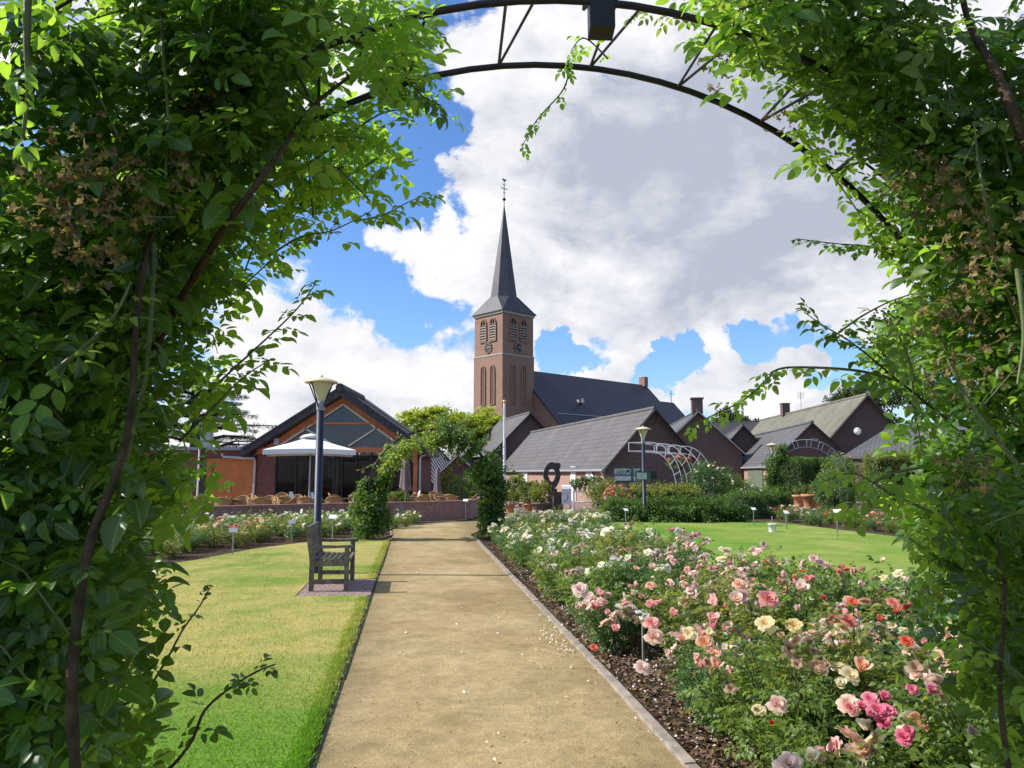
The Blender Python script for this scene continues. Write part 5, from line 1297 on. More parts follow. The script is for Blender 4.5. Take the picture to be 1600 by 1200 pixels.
# blooms the photograph shows large, each on the bush it grows from
HERO = [(1150, 940, .058, 'peach', .88), (1155, 914, .044, 'peach', .92), (1200, 937, .060, 'pink', .88), (1250, 921, .058, 'palepink', .9), (1268, 906, .040, 'pink', .93), (1112, 971, .048, 'pink', .85), (1022, 996, .05, 'palepink', .72), (1018, 974, .042, 'pink', .76),
        (960, 985, .045, 'pink', .52), (974, 946, .05, 'pink', .62), (950, 960, .042, 'pink', .58), (1003, 1043, .05, 'palepink', .36), (1196, 975, .052, 'yellow', .82), (1240, 978, .046, 'yellow', .82), (1076, 990, .040, 'cream', .76), (1064, 1000, .036, 'peach', .74), (1101, 1004, .042, 'peach', .74), (1118, 1042, .048, 'peach', .62),
        (1052, 962, .046, 'pink', .74), (1018, 888, .042, 'peach', .84), (993, 890, .034, 'peach', .82), (1017, 915, .036, 'peach', .78), (1215, 1102, .042, 'palepink', .64), (1346, 1047, .052, 'peach', .78), (1328, 1056, .042, 'cream', .76), (1312, 1072, .036, 'cream', .74), (1431, 1046, .046, 'faded', .80), (1326, 1101, .044, 'palepink', .70),
        (1246, 1040, .034, 'faded', .72), (1142, 1078, .036, 'faded', .55), (1480, 1001, .040, 'peach', .84), (1484, 980, .036, 'yellow', .86), (1326, 970, .042, 'coral', .86), (1303, 968, .036, 'red', .84), (1396, 942, .036, 'coral', .92), (1398, 956, .028, 'coral', .9), (1332, 941, .030, 'coral', .9), (1316, 982, .034, 'cream', .82), (1374, 970, .03, 'coral', .85), (1285, 936, .026, 'red', .9),
        (1344, 1106, .026, 'hotpink', .70), (1360, 1093, .030, 'hotpink', .73), (1380, 1092, .030, 'hotpink', .74), (1372, 1112, .034, 'hotpink', .70), (1388, 1112, .030, 'hotpink', .70), (1357, 1118, .030, 'hotpink', .69), (1380, 1128, .028, 'hotpink', .67), (1328, 1107, .026, 'pink', .70), (1452, 1081, .034, 'hotpink', .80), (1425, 1078, .022, 'hotpink', .80), (1412, 1153, .030, 'hotpink', .66), (1420, 1143, .022, 'hotpink', .68),
        (1205, 1131, .014, 'red', .60), (1232, 1196, .044, 'palepink', .60), (1268, 1188, .036, 'cream', .60), (1185, 1110, .03, 'yellow', .5), (928, 1012, .036, 'coral', .10), (1515, 1146, .030, 'palepink', .75), (1417, 1002, .03, 'coral', .88), (1444, 1006, .026, 'pink', .88)]
for (u, v, r, c, z) in HERO:
    p = gnd(u, v, z); best = min(ROSES, key=lambda o: (o.location.x - p.x) ** 2 + (o.location.y - p.y) ** 2)
    q = best.matrix_basis if False else (Matrix.Translation(best.location) @ best.rotation_euler.to_matrix().to_4x4() @ Matrix.Diagonal((*best.scale, 1)))
    l = q.inverted() @ p; s_ = best.scale[0]
    ax = Matrix.Rotation(-best.rotation_euler[2], 3, 'Z') @ Vector((rnd.uniform(-.3, .3), -.75, 1)); 
    o = put_bloom(best, l, c, r / s_); o.rotation_euler = ax.to_track_quat('Z', 'Y').to_euler()
    if z > .2:      # the flower stalk
        pass

# left bed
def scatter_bed(poly, spacing, seed, test=None):
    r_ = random.Random(seed); xs = [p[0] for p in poly]; ys_ = [p[1] for p in poly]; y = min(ys_)
    while y < max(ys_):
        x = min(xs)
        while x < max(xs):
            q = (x + r_.gauss(0, spacing * .14), y + r_.gauss(0, spacing * .14))
            if in_poly(np.array([q]), poly)[0] and (test is None or test(*q)): yield q
            x += spacing
        y += spacing * .92
bl_in = [(-3.65, 19.7), (-4.9, 19.2), (-5.8, 17.2), (-6.2, 14.9), (-7.0, 13.4), (-9.6, 12.3), (-11.5, 12.3), (-11.5, 21.0), (-9.5, 21.6), (-4.6, 24.4), (-3.7, 22.0)]
for (x, y) in scatter_bed(bl_in, .62, 5):
    u, v = proj(np.array([x, y, .7]))
    if u < 200 or (u > 540 and u < 620 and y < 20.6): continue
    if y > 19.6 or u > 440: z = ('white rose bush at the back of the left bed under the terrace wall', 'white rose bushes under the terrace wall', ['white', 'cream', 'white'], (2, 5), .048)
    elif 310 < u < 440: z = ('rose bush with coral and orange blooms in the left bed behind the lawn', 'coral rose bushes in the left bed', ['coral', 'coral', 'peach', 'yellow', 'palepink', 'coral'], (4, 9), .042)
    else: z = ('green rose bush with few blooms at the left end of the left bed', 'green rose bushes in the left bed', ['palepink', 'peach', 'cream'], (0, 2), .04)
    rose_bush((x, y, .01), PROL[rnd.randrange(3)], z[0], z[1], z[2], rnd.randint(*z[3]), z[4], rnd.uniform(.56, .70), .95)
for i, (u, v) in enumerate(((618, 826), (634, 824), (628, 818), (646, 820))):
    p = gnd(u, v); rose_bush((p.x, p.y, .01), PROL[i % 3], 'low white rose bush between the second arch and the terrace wall', 'white rose bushes beside the second arch', ['white', 'cream'], 4, .05, .55)
# far bed right of the lawn
fb = [(8.6, 25.6), (9.2, 23.6), (9.8, 20.9), (10.6, 18.0), (12.2, 16.2), (14.5, 16.0), (14.5, 24.5), (9.4, 28.6)]
for (x, y) in scatter_bed(fb, .74, 8):
    u, v = proj(np.array([x, y, .6]))
    if u > 1500: continue
    k = rnd.random()
    if u > 1290 and k < .75: z = ('rose bush with coral red blooms in the far bed beyond the right lawn', 'coral rose bushes in the far bed', ['coral', 'coral', 'red', 'peach'], (4, 8), .045)
    elif u < 1240 and k < .5: z = ('low bush with red and pale pink roses at the back of the far bed', 'red and pink rose bushes in the far bed', ['red', 'palepink', 'coral', 'white'], (3, 8), .042)
    else: z = ('low green rose bush with a few pale blooms in the far bed', 'sparse rose bushes in the far bed', ['white', 'palepink', 'yellow', 'cream'], (1, 4), .042)
    rose_bush((x, y, .01), PROL[rnd.randrange(3)], z[0], z[1], z[2], rnd.randint(*z[3]), z[4], rnd.uniform(.52, .70), .9)
print('all rose bushes', len(ROSES))

# ------------------------------------------------------------------ shrubs and hedges
def shrub(label, c, radii, n, ls, leaf, k=40, tmpl='low', cr=None, blooms=None, cat='shrub', name='shrub', group=None, base=0.0, core=False):
    t = thing(name, label, cat, (c[0], c[1], base), group=group)
    cr = cr or min(radii) * .38
    P, N, i = clumps(n, k, (0, 0, radii[2]), radii, cr, .8)
    P[:, 2] = np.maximum(P[:, 2], .03)
    A = norm(N * .8 + .8 * unit(n) + np.array([0, 0, -.1]))
    NN = norm(np.array([0, 0, 1.0]) + .6 * N + .6 * unit(n)); tone = rs.rand(k)[i] * .55 + rs.rand(n) * .45
    link('foliage', leaf_mesh('foliage', P, A, NN, ls * (.65 + .7 * rs.rand(n)), tmpl, M[leaf], tone), t)
    mb = MB()
    for q in range(7):
        a = 2 * math.pi * q / 7; mb.tube([(.05 * math.cos(a), .05 * math.sin(a), 0), (radii[0] * .3 * math.cos(a), radii[1] * .3 * math.sin(a), radii[2] * .7), (radii[0] * .6 * math.cos(a), radii[1] * .6 * math.sin(a), radii[2] * 1.4)], [.03, .02, .008], 5)
    build('stem', mb, M['oldcane'], t)
    if blooms:
        cols, nb, br = blooms
        for q in range(nb):
            d = unit(1)[0]; d[1] = -abs(d[1]); d[2] = abs(d[2]) * .9 + .05; d /= np.linalg.norm(d)
            put_bloom(t, (radii[0] * d[0] * .98, radii[1] * d[1] * .98, radii[2] * (1 + d[2] * .98)), cols[q % len(cols)], br * rnd.uniform(.8, 1.2))
    return t
def hedge(label, pts, w, h, leaf, n, ls=.07, group=None, rough=.05, name='hedge'):
    t = thing(name, label, 'hedge', (pts[0][0], pts[0][1], 0), group=group); mb = MB(); o = Vector((pts[0][0], pts[0][1], 0)); P = []; N = []
    segs = []; tot = 0
    for i in range(len(pts) - 1):
        a = Vector((*pts[i], 0)) - o; b = Vector((*pts[i + 1], 0)) - o; d = (b - a); L = d.length; d.normalize(); s = Vector((-d.y, d.x, 0))
        q = [a + s * w * .40, a - s * w * .40, b - s * w * .40, b + s * w * .40]; mb.prism(q, (0, 0, h * .90)); segs.append((a, b, d, s, L)); tot += L
    for a, b, d, s, L in segs:
        m = int(n * L / tot); f = rs.rand(m); face = rs.rand(m); l = rs.rand(m) * L; A_ = np.array(a); D = np.array(d); S_ = np.array(s)
        up = rs.rand(m)
        hh = 2 * h + w
        side = np.where(face < h / hh, -1, np.where(face < 2 * h / hh, 1, 0))
        bump_ = rough * np.sin(l * 3.1 + up * 5) + rough * rs.randn(m)
        off = np.where(side == 0, (up - .5) * w, side * (w / 2 + bump_)); z = np.where(side == 0, h + bump_, up * h)
        P.append(A_ + D * l[:, None] + S_ * off[:, None] + np.array([0, 0, 1.0]) * z[:, None])
        nn = np.where((side == 0)[:, None], np.array([0, 0, 1.0]), S_ * side[:, None]); N.append(nn)
        for end, sg in ((0, -1), (L, 1)):     # the two cut ends
            m2 = int(m * w / (2 * L + 2 * w) * .8); pz = rs.rand(m2) * h; P.append(A_ + D * (end + sg * rough * rs.randn(m2)[:, None]) + S_ * ((rs.rand(m2) - .5) * w)[:, None] + np.array([0, 0, 1.0]) * pz[:, None]); N.append(np.tile(D * sg, (m2, 1)))
    P = np.concatenate(P); N = np.concatenate(N); m = len(P); P[:, 2] = np.maximum(P[:, 2], .02)
    A = norm(N * .5 + unit(m)); NN = norm(N + .7 * unit(m) + np.array([0, 0, .5]))
    build('twig_core', mb, M['hedge_core'], t)
    link('foliage', leaf_mesh('foliage', P, A, NN, ls * (.65 + .7 * rs.rand(m)), 'low', M[leaf]), t); return t
def gp(u, Y): p = at(u, 740, Y); return (p.x, p.y)
hedge('low dark green hedge along the far side of the right lawn', [gp(948, 26.3), gp(1010, 26.0), gp(1080, 25.8), gp(1150, 26.2)], 1.0, .54, 'hedge_leaf', 17000, .075, rough=.12)
hedge('low yellow green hedge between the lamp and the white pergola', [gp(985, 29), gp(1040, 28.8), gp(1085, 29)], 1.0, 1.02, 'hedge_pale', 7000, .075, rough=.09)
hedge('tall dark clipped hedge behind the terracotta pots', [gp(1236, 39.5), gp(1262, 41.5), gp(1330, 41)], 1.0, 2.35, 'hedge_leaf', 14000, .09, rough=.03)
hedge('tall pale clipped hedge below the farmhouse roof', [gp(1362, 35), gp(1420, 35.5), gp(1520, 36)], 1.0, 2.45, 'hedge_pale', 15000, .09, rough=.03)
hedge('low hedge running on to the right of the far rose bed', [gp(1150, 27.5), gp(1190, 30.5), gp(1215, 32)], .9, .85, 'hedge_leaf', 6000, .075, rough=.09)
def gx(u, Y): return gp(u, Y)
shrub('big blue green shrub with a few white roses right of the pergola', gx(1103, 29.5), (1.05, .9, 1.02), 7000, .075, 'bush_leaf_c', 60, blooms=(['white', 'cream', 'palepink'], 14, .055))
shrub('shrub covered with coral red roses in front of the barn corner', gx(966, 28.5), (.62, .5, .60), 2200, .06, 'bush_leaf', 30, blooms=(['coral', 'coral', 'pink'], 46, .065))
shrub('loose green rose shrub between the coral roses and the white table', gx(943, 31), (.75, .6, .72), 2600, .07, 'bush_leaf_b', 34, blooms=(['white', 'palepink'], 8, .05))
shrub('red climbing rose on the far end of the white pergola', gx(1062, 32.5), (.55, .35, .30), 900, .07, 'bush_leaf', 20, blooms=(['red', 'coral'], 34, .06), base=1.75)
shrub('bushy green shrub with pale blooms between hedge and trellis arch', gx(1165, 29.5), (.85, .7, .66), 3600, .07, 'bush_leaf', 40, blooms=(['white', 'palepink', 'cream'], 14, .055))
shrub('dark green shrub right of the terracotta pots', gx(1300, 29.5), (.72, .6, .82), 3600, .075, 'bush_leaf_c', 40, blooms=(['red', 'coral'], 3, .05))
shrub('tall shrub with reddish top beside the dark hedge', gx(1312, 33.5), (.95, .8, 1.25), 5200, .085, 'bush_leaf', 46, blooms=(['coral', 'faded'], 10, .06))
shrub('broad low shrub with white blooms at the right of the far bed', gx(1385, 30), (1.2, .9, .62), 3600, .075, 'bush_leaf_c', 40, blooms=(['white'], 12, .05))
shrub('shrub in front of the dark gable of the middle house', gx(1140, 35), (.6, .6, .8), 2200, .08, 'bush_leaf', 30)
for i, (u, Y, rx, h, leaf, lb) in enumerate(((622, 32.5, .6, .55, 'bush_leaf', 'round bush on the terrace left of the folded parasol'), (667, 35, .7, .5, 'hedge_leaf', 'bush behind the rattan chairs under the second arch'), (700, 40, .45, 1.15, 'hedge_pale', 'tall yellow green bush seen through the second arch'), (725, 35, .7, .9, 'bush_leaf', 'green shrub at the right end of the terrace'), (748, 37, .8, 1.1, 'bush_leaf_c', 'dark shrub behind the right foot of the second arch'))):
    shrub(lb, gx(u, Y), (rx, rx, h * .8), 2600, .085, leaf, 30)

# ------------------------------------------------------------------ trees
def tree(label, u, v_top, Y, radii, n, ls, leaf, k=70, trunk=.22, flat=.6, name='tree', tmpl='low', cz=None, cr=None):
    p = at(u, v_top, Y); top = p.z; t = thing(name, label, 'tree', (p.x, p.y, 0)); cz = cz or top - radii[2]
    P, N, i = clumps(n, k, (0, 0, cz), radii, cr or min(radii) * .36, flat, .7)
    A = norm(N * .6 + unit(n) + np.array([0, 0, -.15])); NN = norm(np.array([0, 0, 1.0]) + .7 * unit(n) + .3 * N)
    link('crown', leaf_mesh('crown', P, A, NN, ls * (.6 + .8 * rs.rand(n)), tmpl, M[leaf], rs.rand(k)[i] * .6 + rs.rand(n) * .4), t)
    mb = MB(); mb.tube([(0, 0, 0), (.05, 0, cz * .4), (0, .05, cz), (0, 0, cz + radii[2] * .6)], [trunk, trunk * .8, trunk * .5, trunk * .15], 10)
    for q in range(9):
        a = 2.4 * q; e = (radii[0] * .75 * math.cos(a), radii[1] * .75 * math.sin(a), cz + radii[2] * (.0 + .07 * q)); z0 = cz - radii[2] * .7 + .1 * q
        mb.tube([(0, 0, z0), (e[0] * .5, e[1] * .5, (z0 + e[2]) * .5 + .1), e], [trunk * .45, trunk * .28, trunk * .08], 6)
    build('trunk', mb, M['bark'], t); return t
tree('feathery yellow green tree between the pavilion roof and the church tower', 672, 634, 74, (3.4, 3.0, 2.0), 9000, .30, 'locust_leaf', 90, flat=.45)
tree('feathery yellow green tree at the foot of the church tower', 752, 637, 78, (3.0, 2.8, 1.9), 7500, .30, 'locust_leaf', 80, flat=.45)
tree('small yellow green tree behind the grey house roof beside the tower', 802, 650, 92, (1.9, 1.8, 1.5), 2600, .30, 'locust_leaf', 30, flat=.5)
tree('dark tree behind the mossy farmhouse roof', 1345, 588, 84, (3.8, 3, 3.6), 6500, .36, 'dark_tree_leaf', 70)
tree('distant dark tree over the pantiled roof', 1146, 640, 110, (3.4, 3, 2.8), 4200, .40, 'dark_tree_leaf', 50)
tree('tall dark tree behind the near arch foliage at the right', 1420, 470, 60, (3.6, 3, 4.4), 7000, .30, 'dark_tree_leaf', 80)
tree('green tree far left behind the pavilion annex', 150, 560, 60, (5, 4, 4), 7000, .34, 'dark_tree_leaf', 80)
# cedar: flat plates of dark needles on level limbs
p = at(300, 740, 50); t = thing('cedar_tree', 'dark cedar with level layered boughs left of the pavilion roof', 'tree', (p.x, p.y, 0))
mb = MB(); mb.tube([(0, 0, 0), (.1, 0, 3.5), (0, 0, 7.4)], [.42, .32, .08], 10); P = []; 
for zc, reach, nb in ((3.1, 5.6, 9), (3.9, 5.4, 9), (4.7, 5.2, 9), (5.5, 4.6, 8), (6.3, 3.8, 8), (6.95, 2.8, 7), (7.4, 1.4, 5)):
    for q in range(nb):
        a = 2 * math.pi * q / nb + zc * 1.7 + .25 * rs.randn(); L = reach * (.75 + .35 * rs.rand()); dz = .25 * rs.randn()
        e = np.array([L * math.cos(a), L * math.sin(a), zc + .15 + dz * .5]); mb.tube([(0, 0, zc - .3), tuple(e * np.array([.5, .5, 1]) + np.array([0, 0, .05])), tuple(e)], [.10, .06, .015], 6)
        m = 430; f = rs.rand(m) ** .6; w = (.15 + .75 * (1 - np.abs(2 * f - 1.1))).clip(.08, 1) * L * .26
        q_ = np.array([0, 0, zc - .1]) * (1 - f)[:, None] + e * f[:, None]; pr = np.array([-math.sin(a), math.cos(a), 0])
        P.append(q_ + pr * (w * rs.randn(m) * .6)[:, None] + np.array([0, 0, 1.0]) * (.06 * rs.randn(m) - .10 * (f > .8))[:, None])
P = np.concatenate(P); m = len(P); A = norm(unit(m) * np.array([1, 1, .35]) + np.array([0, 0, .12])); link('crown', leaf_mesh('crown', P, A, norm(np.array([0, 0, 1.0]) + .5 * unit(m)), .30 * (.5 + .8 * rs.rand(m)), 'needle', M['cedar']), t); build('trunk', mb, M['bark'], t)

# background belt of trees that closes the horizon behind the buildings
P_ = []; m = 30000
th = rs.rand(m); X = -260 + 520 * th; Yb = 190 + 50 * np.sin(th * 9) * 0 + 20 * rs.rand(m); hgt = 5.5 + 2.0 * np.sin(X * .11) + 1.5 * np.sin(X * .043 + 1) + 1.0 * np.sin(X * .31)
Z = hgt * rs.rand(m) ** .7
Pb = np.stack([X, Yb, Z], -1); me = leaf_mesh('treeline', Pb, unit(m), norm(np.array([0, -.3, 1.0]) + .8 * unit(m)), 1.6 * (.5 + rs.rand(m)), 'low', M['dark_tree_leaf'])
tag(link('treeline', me), 'far belt of trees low on the horizon', 'treeline', kind='stuff')
# ------------------------------------------------------------------ arches
YAW = 0.127
def make_arch(name, label, fronts, r, legs=True, angs=None, tube=.0105):
    """two round hoops, one behind the other, tied together by V braces"""
    t = thing(name, label, 'rose arch', (fronts[0][0], fronts[0][1], 0))
    s = Vector((math.cos(YAW), math.sin(YAW), 0)); o = Vector((fronts[0][0], fronts[0][1], 0))
    def hp(i, a): c = fronts[i]; return Vector((c[0], c[1], c[2])) - o + s * (r * math.sin(a)) + Vector((0, 0, r * math.cos(a)))
    for i in (0, 1):
        pts = [hp(i, -math.pi / 2) * 1.0]; pts[0] = Vector((pts[0].x, pts[0].y, 0))
        pts += [hp(i, R(-90 + 180 * k / 44)) for k in range(45)]; e = hp(i, math.pi / 2); pts.append(Vector((e.x, e.y, 0)))
        mb = MB(); mb.tube(pts, tube, 10); build('hoop', mb, M['arch_metal'], t)
    for a in (angs or [-79.5 + 11.7 * k for k in range(15)]):
        mb = MB()
        for da in (-1.0, 2.0): mb.tube([hp(1, R(a)), hp(0, R(a * .97 + da))], tube * .45, 6)
        build('brace', mb, M['arch_metal'], t)
    for z in (.35, .75, 1.15):
        for sg in (-1, 1):
            mb = MB(); p0 = hp(0, sg * math.pi / 2); p1 = hp(1, sg * math.pi / 2)
            mb.tube([(p0.x, p0.y, z - .12), (p1.x, p1.y, z)], tube * .45, 6); mb.tube([(p0.x, p0.y, z + .12), (p1.x, p1.y, z)], tube * .45, 6); build('brace', mb, M['arch_metal'], t)
    return t, hp, o
NF = [(.228, 1.961, 1.379), (.181, 2.408, 1.443)]
near_arch, nhp, no = make_arch('rose_arch', 'dark metal rose arch right in front of the viewer, overgrown with climbing roses', NF, 1.5, angs=[-79.5 + 11.7 * k + 0.6 for k in range(15)])
# small black box hung under the front hoop
p = at(940, 6, 1.97); t = thing('hanging_box', 'small black box hanging from the top of the near arch', 'box', (p.x, p.y, p.z))
mb = MB(); mb.prism([(-.034, -.02, -.076), (.034, -.02, -.078), (.034, -.02, .03), (0, -.02, .06), (-.034, -.02, .03)], (0, .07, 0)); bx = build('box_body', mb, M['black'], t)
mb = MB(); mb.bar((-.045, .015, .022), (0, .015, .066), .008, .10, up=(0, 1, 0)); mb.bar((.045, .015, .022), (0, .015, .066), .008, .10, up=(0, 1, 0)); build('lid', mb, M['black'], t)

# ------------------------------------------------------------------ climbing roses of the near arch
s_ = np.array([math.cos(YAW), math.sin(YAW), 0]); n_ = np.array([-math.sin(YAW), math.cos(YAW), 0]); C0 = np.array([.205, 2.185, 1.41])
POLY = {
 'L': [(-400, -500), (440, -500), (450, -60), (455, 0), (470, 60), (470, 120), (415, 165), (385, 240), (350, 310), (320, 400), (295, 480), (268, 560), (245, 640), (238, 760), (225, 850), (222, 950), (175, 1040), (185, 1120), (200, 1300), (-400, 1300)],
 'R': [(1120, -500), (2100, -500), (2100, 1300), (1575, 1300), (1560, 1180), (1545, 1080), (1505, 980), (1470, 900), (1450, 800), (1440, 700), (1455, 600), (1455, 520), (1460, 440), (1450, 370), (1415, 290), (1355, 214), (1292, 152), (1212, 80), (1150, 20)],
}
FR = {'L': [([(440, -60), (660, -60), (665, 30), (660, 120), (600, 120), (540, 105), (470, 130)], .62), ([(400, 190), (520, 160), (590, 190), (625, 240), (590, 300), (500, 350), (430, 410), (380, 470), (320, 430), (350, 320)], .75),
            ([(240, 540), (310, 560), (405, 550), (410, 610), (345, 650), (340, 720), (315, 810), (230, 800)], 1.0), ([(240, 520), (330, 440), (400, 430), (380, 500), (330, 560)], .8), ([(600, 100), (690, 110), (690, 150), (630, 170)], .7), ([(190, 850), (265, 900), (260, 960), (190, 960)], .5), ([(150, 1080), (260, 1100), (290, 1180), (270, 1260), (150, 1260)], .45)],
      'R': [([(1050, -60), (1130, -60), (1200, 80), (1240, 150), (1170, 130), (1110, 60)], .5), ([(1350, 530), (1470, 440), (1470, 640), (1400, 640)], .6), ([(1390, 690), (1470, 650), (1480, 810), (1400, 790)], .8), ([(1410, 800), (1480, 800), (1490, 900), (1440, 890)], .5), ([(1270, 200), (1330, 210), (1350, 260), (1300, 250)], .5), ([(1460, 920), (1530, 960), (1550, 1100), (1480, 1040)], .6), ([(1390, 300), (1450, 350), (1460, 440), (1400, 400)], .6), ([(1230, 165), (1330, 215), (1400, 300), (1465, 430), (1440, 500), (1400, 420), (1345, 310), (1280, 225)], .22), ([(1060, -60), (1130, -60), (1180, 60), (1150, 110), (1095, 60)], .6)]}
def near_foliage(side, n, fringe):
    """leaf stalk points inside the rose's own volume round the hoops, thinned to the rose's outline"""
    m = n * 9; sg = -1 if side == 'L' else 1
    # in arch coordinates: s across, d along the path, z up
    part = rs.rand(m)
    # column
    z = 0.02 + 1.6 * rs.rand(m); s = sg * (1.05 + .9 * rs.rand(m) ** .9); d = -.50 + 1.35 * rs.rand(m)
    # crown following the hoop
    a = R(90) * rs.rand(m) ** .8; rr = 1.34 + .58 * rs.rand(m); z2 = rr * np.cos(R(90) - a) ; s2 = sg * rr * np.sin(R(90) - a)
    top = part > .38
    z = np.where(top, 1.41 + z2, z); s = np.where(top, s2, s); d = np.where(top, -.48 + 1.32 * rs.rand(m), d)
    P = C0[None] * np.array([1, 1, 0]) + s[:, None] * s_ + d[:, None] * n_ + z[:, None] * np.array([0, 0, 1.0])
    q = proj(P)
    if not fringe:
        keep = in_poly(q, POLY[side]) & (P[:, 1] > .85)
    else:
        pr = np.zeros(m)
        for poly, w in FR[side]: pr = np.maximum(pr, w * in_poly(q, poly))
        pr *= ~in_poly(q, POLY[side]); keep = (rs.rand(m) < pr) & (P[:, 1] > 1.5)
    P = P[keep][:n]; return P
def rose_leaves(name, P, mat, par, ls=.052, n=5, kind='fine', per=6, twigs=False, side=None):
    """short shoots inside the rose's volume, each with alternate leaves that share the shoot's lie"""
    m = max(1, len(P) // per); Q = P[rs.permutation(len(P))[:m]]
    c = Q - (C0 + np.array([0, .0, -.2])); out = norm(c * np.array([.5, 1, .5]))
    D = norm(.55 * out + .85 * unit(m) + np.array([0, -.25, .25])); L = .16 + .22 * rs.rand(m)
    side_ = norm(np.cross(D, np.array([0, -.4, 1.0]) + .5 * unit(m))); up = np.cross(side_, D)
    PP, AA, NN, SS = [], [], [], []
    for k in range(per):
        t = (k + .3 + .4 * rs.rand(m)) / per; sg = 1 if k % 2 else -1
        q = Q + D * ((t - .5) * L)[:, None] + np.array([0, 0, -1.0]) * (.35 * L * t * t)[:, None]
        a = D * .55 + sg * side_ * .85 + .28 * unit(m) + np.array([0, -.05, -.28])
        PP.append(q); AA.append(a); NN.append(up * .75 + np.array([-.10, -.25, .45]) + .42 * unit(m)); SS.append(ls * (.5 + .75 * rs.rand(m)) * (1.15 - .5 * t))
    if twigs:
        Q0, D0, L0 = Q, D, L; mb = MB()
        tip = Q + D * (L * .6)[:, None]; okt = np.zeros(m, bool)
        for pl in ([POLY[side]] if len(Q) > 400 else [POLY[side]] + [p for p, w in FR[side]]): okt |= in_poly(proj(Q - D * (L * .5)[:, None]), pl) & in_poly(proj(tip), pl)
        Q, D, L = Q[okt], D[okt], L[okt]
        for q, d, l in list(zip(Q, D, L))[:300]: mb.tube([tuple(q - d * l * .6), tuple(q), tuple(q + d * l * .4 - np.array([0, 0, .2 * l]))], [.003, .0025, .0012], 5, False)
        build('sprays', mb, M['cane'], par, True)  # bare twigs of the shoots, joined in one mesh
    P_, A_, N_, S_ = np.concatenate(PP), np.concatenate(AA), np.concatenate(NN), np.concatenate(SS)
    pq = proj(P_); ok = (rs.rand(len(P_)) < .35)
    if side:
        ok |= in_poly(pq, POLY[side])
        for poly, w in FR[side]: ok |= in_poly(pq, poly)
    else: ok[:] = True
    P_, A_, N_, S_ = P_[ok], A_[ok], N_[ok], S_[ok]; m = len(P_)
    P2, A2, N2, S2, I = compound(P_, A_, N_, S_, n)
    rn = rs.rand(m)[I] * .75 + rs.rand(len(I)) * .25
    me = leaf_mesh(name, P2, A2, N2, S2, kind, mat, rn); return link(name, me, par, True)
def shoot(par, px, n, ls, mat='rose_leaf_young', rad=.0045, droop=.25, stem='cane', bare=0.0, leaf_n=5, seed=0):
    """a cane through picture points (u, v, distance) with leaves alternating along it"""
    pts = [np.array(at(*q)) for q in px]
    fine = []
    for i in range(len(pts) - 1):
        for k in range(5):
            t = k / 5; p0 = pts[max(i - 1, 0)]; p1 = pts[i]; p2 = pts[i + 1]; p3 = pts[min(i + 2, len(pts) - 1)]
            fine.append(.5 * ((2 * p1) + (p2 - p0) * t + (2 * p0 - 5 * p1 + 4 * p2 - p3) * t * t + (3 * p1 - p0 - 3 * p2 + p3) * t ** 3))
    fine.append(pts[-1]); fine = np.array(fine)
    mb = MB(); L = len(fine); mb.tube([tuple(p) for p in fine], [rad * (1 - .65 * i / L) * (1 + (.16 * math.sin(i * 2.7) * math.sin(i * .9) if stem == 'oldcane' else 0)) for i in range(L)], 8); build('stem', mb, M[stem], par, True)
    if n <= 0: return
    t = bare + (1 - bare) * (np.arange(n) + .6 * rs.rand(n)) / n; idx = (t * (L - 1)).clip(0, L - 1.001); i0 = idx.astype(int); f = (idx - i0)[:, None]
    P = fine[i0] * (1 - f) + fine[i0 + 1] * f; T = norm(fine[i0 + 1] - fine[i0])
    sd = norm(np.cross(T, np.array([0, -.35, 1.0]) + .5 * unit(n))) * np.where(np.arange(n) % 2 == 0, 1, -1)[:, None]
    A = norm(T * .55 + sd * .8 + .25 * unit(n) - np.array([0, 0, droop])); N = norm(np.array([0, -.35, .8]) + .5 * unit(n))
    S = ls * (1.0 - .35 * t) * (.8 + .4 * rs.rand(n))
    P2, A2, N2, S2, I = compound(P, A, N, S, leaf_n)
    link('leaves', leaf_mesh('leaves', P2, A2, N2, S2, 'fine', M[mat], rs.rand(n)[I] * .6 + .4 * rs.rand(len(I))), par, True)
def faded_truss(par, c, n=22, r=.10):
    """a spent flower truss: thin stalks that each carry five dry sepals"""
    c = np.array(c); mb = MB(); P = []; A = []; N = []; base = c + np.array([0, .06, .02])
    for k in range(n):
        e = c + unit(1)[0] * r * np.array([1.1, .7, .9]) * (.4 + .6 * rnd.random()); mb.tube([tuple(base), tuple((base + e) / 2 + np.array([0, 0, .01])), tuple(e)], .0013, 4, False)
        ax = norm(e - base + .4 * unit(1)[0]); b1 = norm(np.cross(ax, unit(1)[0])); b2 = np.cross(ax, b1)
        for j in range(5):
            th = 2 * math.pi * j / 5; d = b1 * math.cos(th) + b2 * math.sin(th); P.append(e); A.append(d + ax * rnd.uniform(-.5, .5)); N.append(ax)
    P = np.array(P); o = link('faded_blossom', leaf_mesh('faded_blossom', P, np.array(A), np.array(N), .0125 * (.7 + .6 * rs.rand(len(P))), 'mid', M['dry_flower']), par, True)
    mo = build('stalk', mb, M['oldcane'], o); mo.location = -Vector(par.location)
CLL = thing('climbing_rose', 'dark green climbing rose covering the left half of the near arch', 'climbing rose', (no.x - 1.4, no.y, 0), group='climbing roses on the near arch')
CLR = thing('climbing_rose', 'climbing rose with brown spent flowers covering the right half of the near arch', 'climbing rose', (no.x + 1.6, no.y + .2, 0), group='climbing roses on the near arch')
def near_far(P):
    d = (P - C0) @ n_; return P[d < .22], P[d >= .22]
P = near_foliage('L', 9800, False); a, b = near_far(P); k = rs.rand(len(a)) < .84
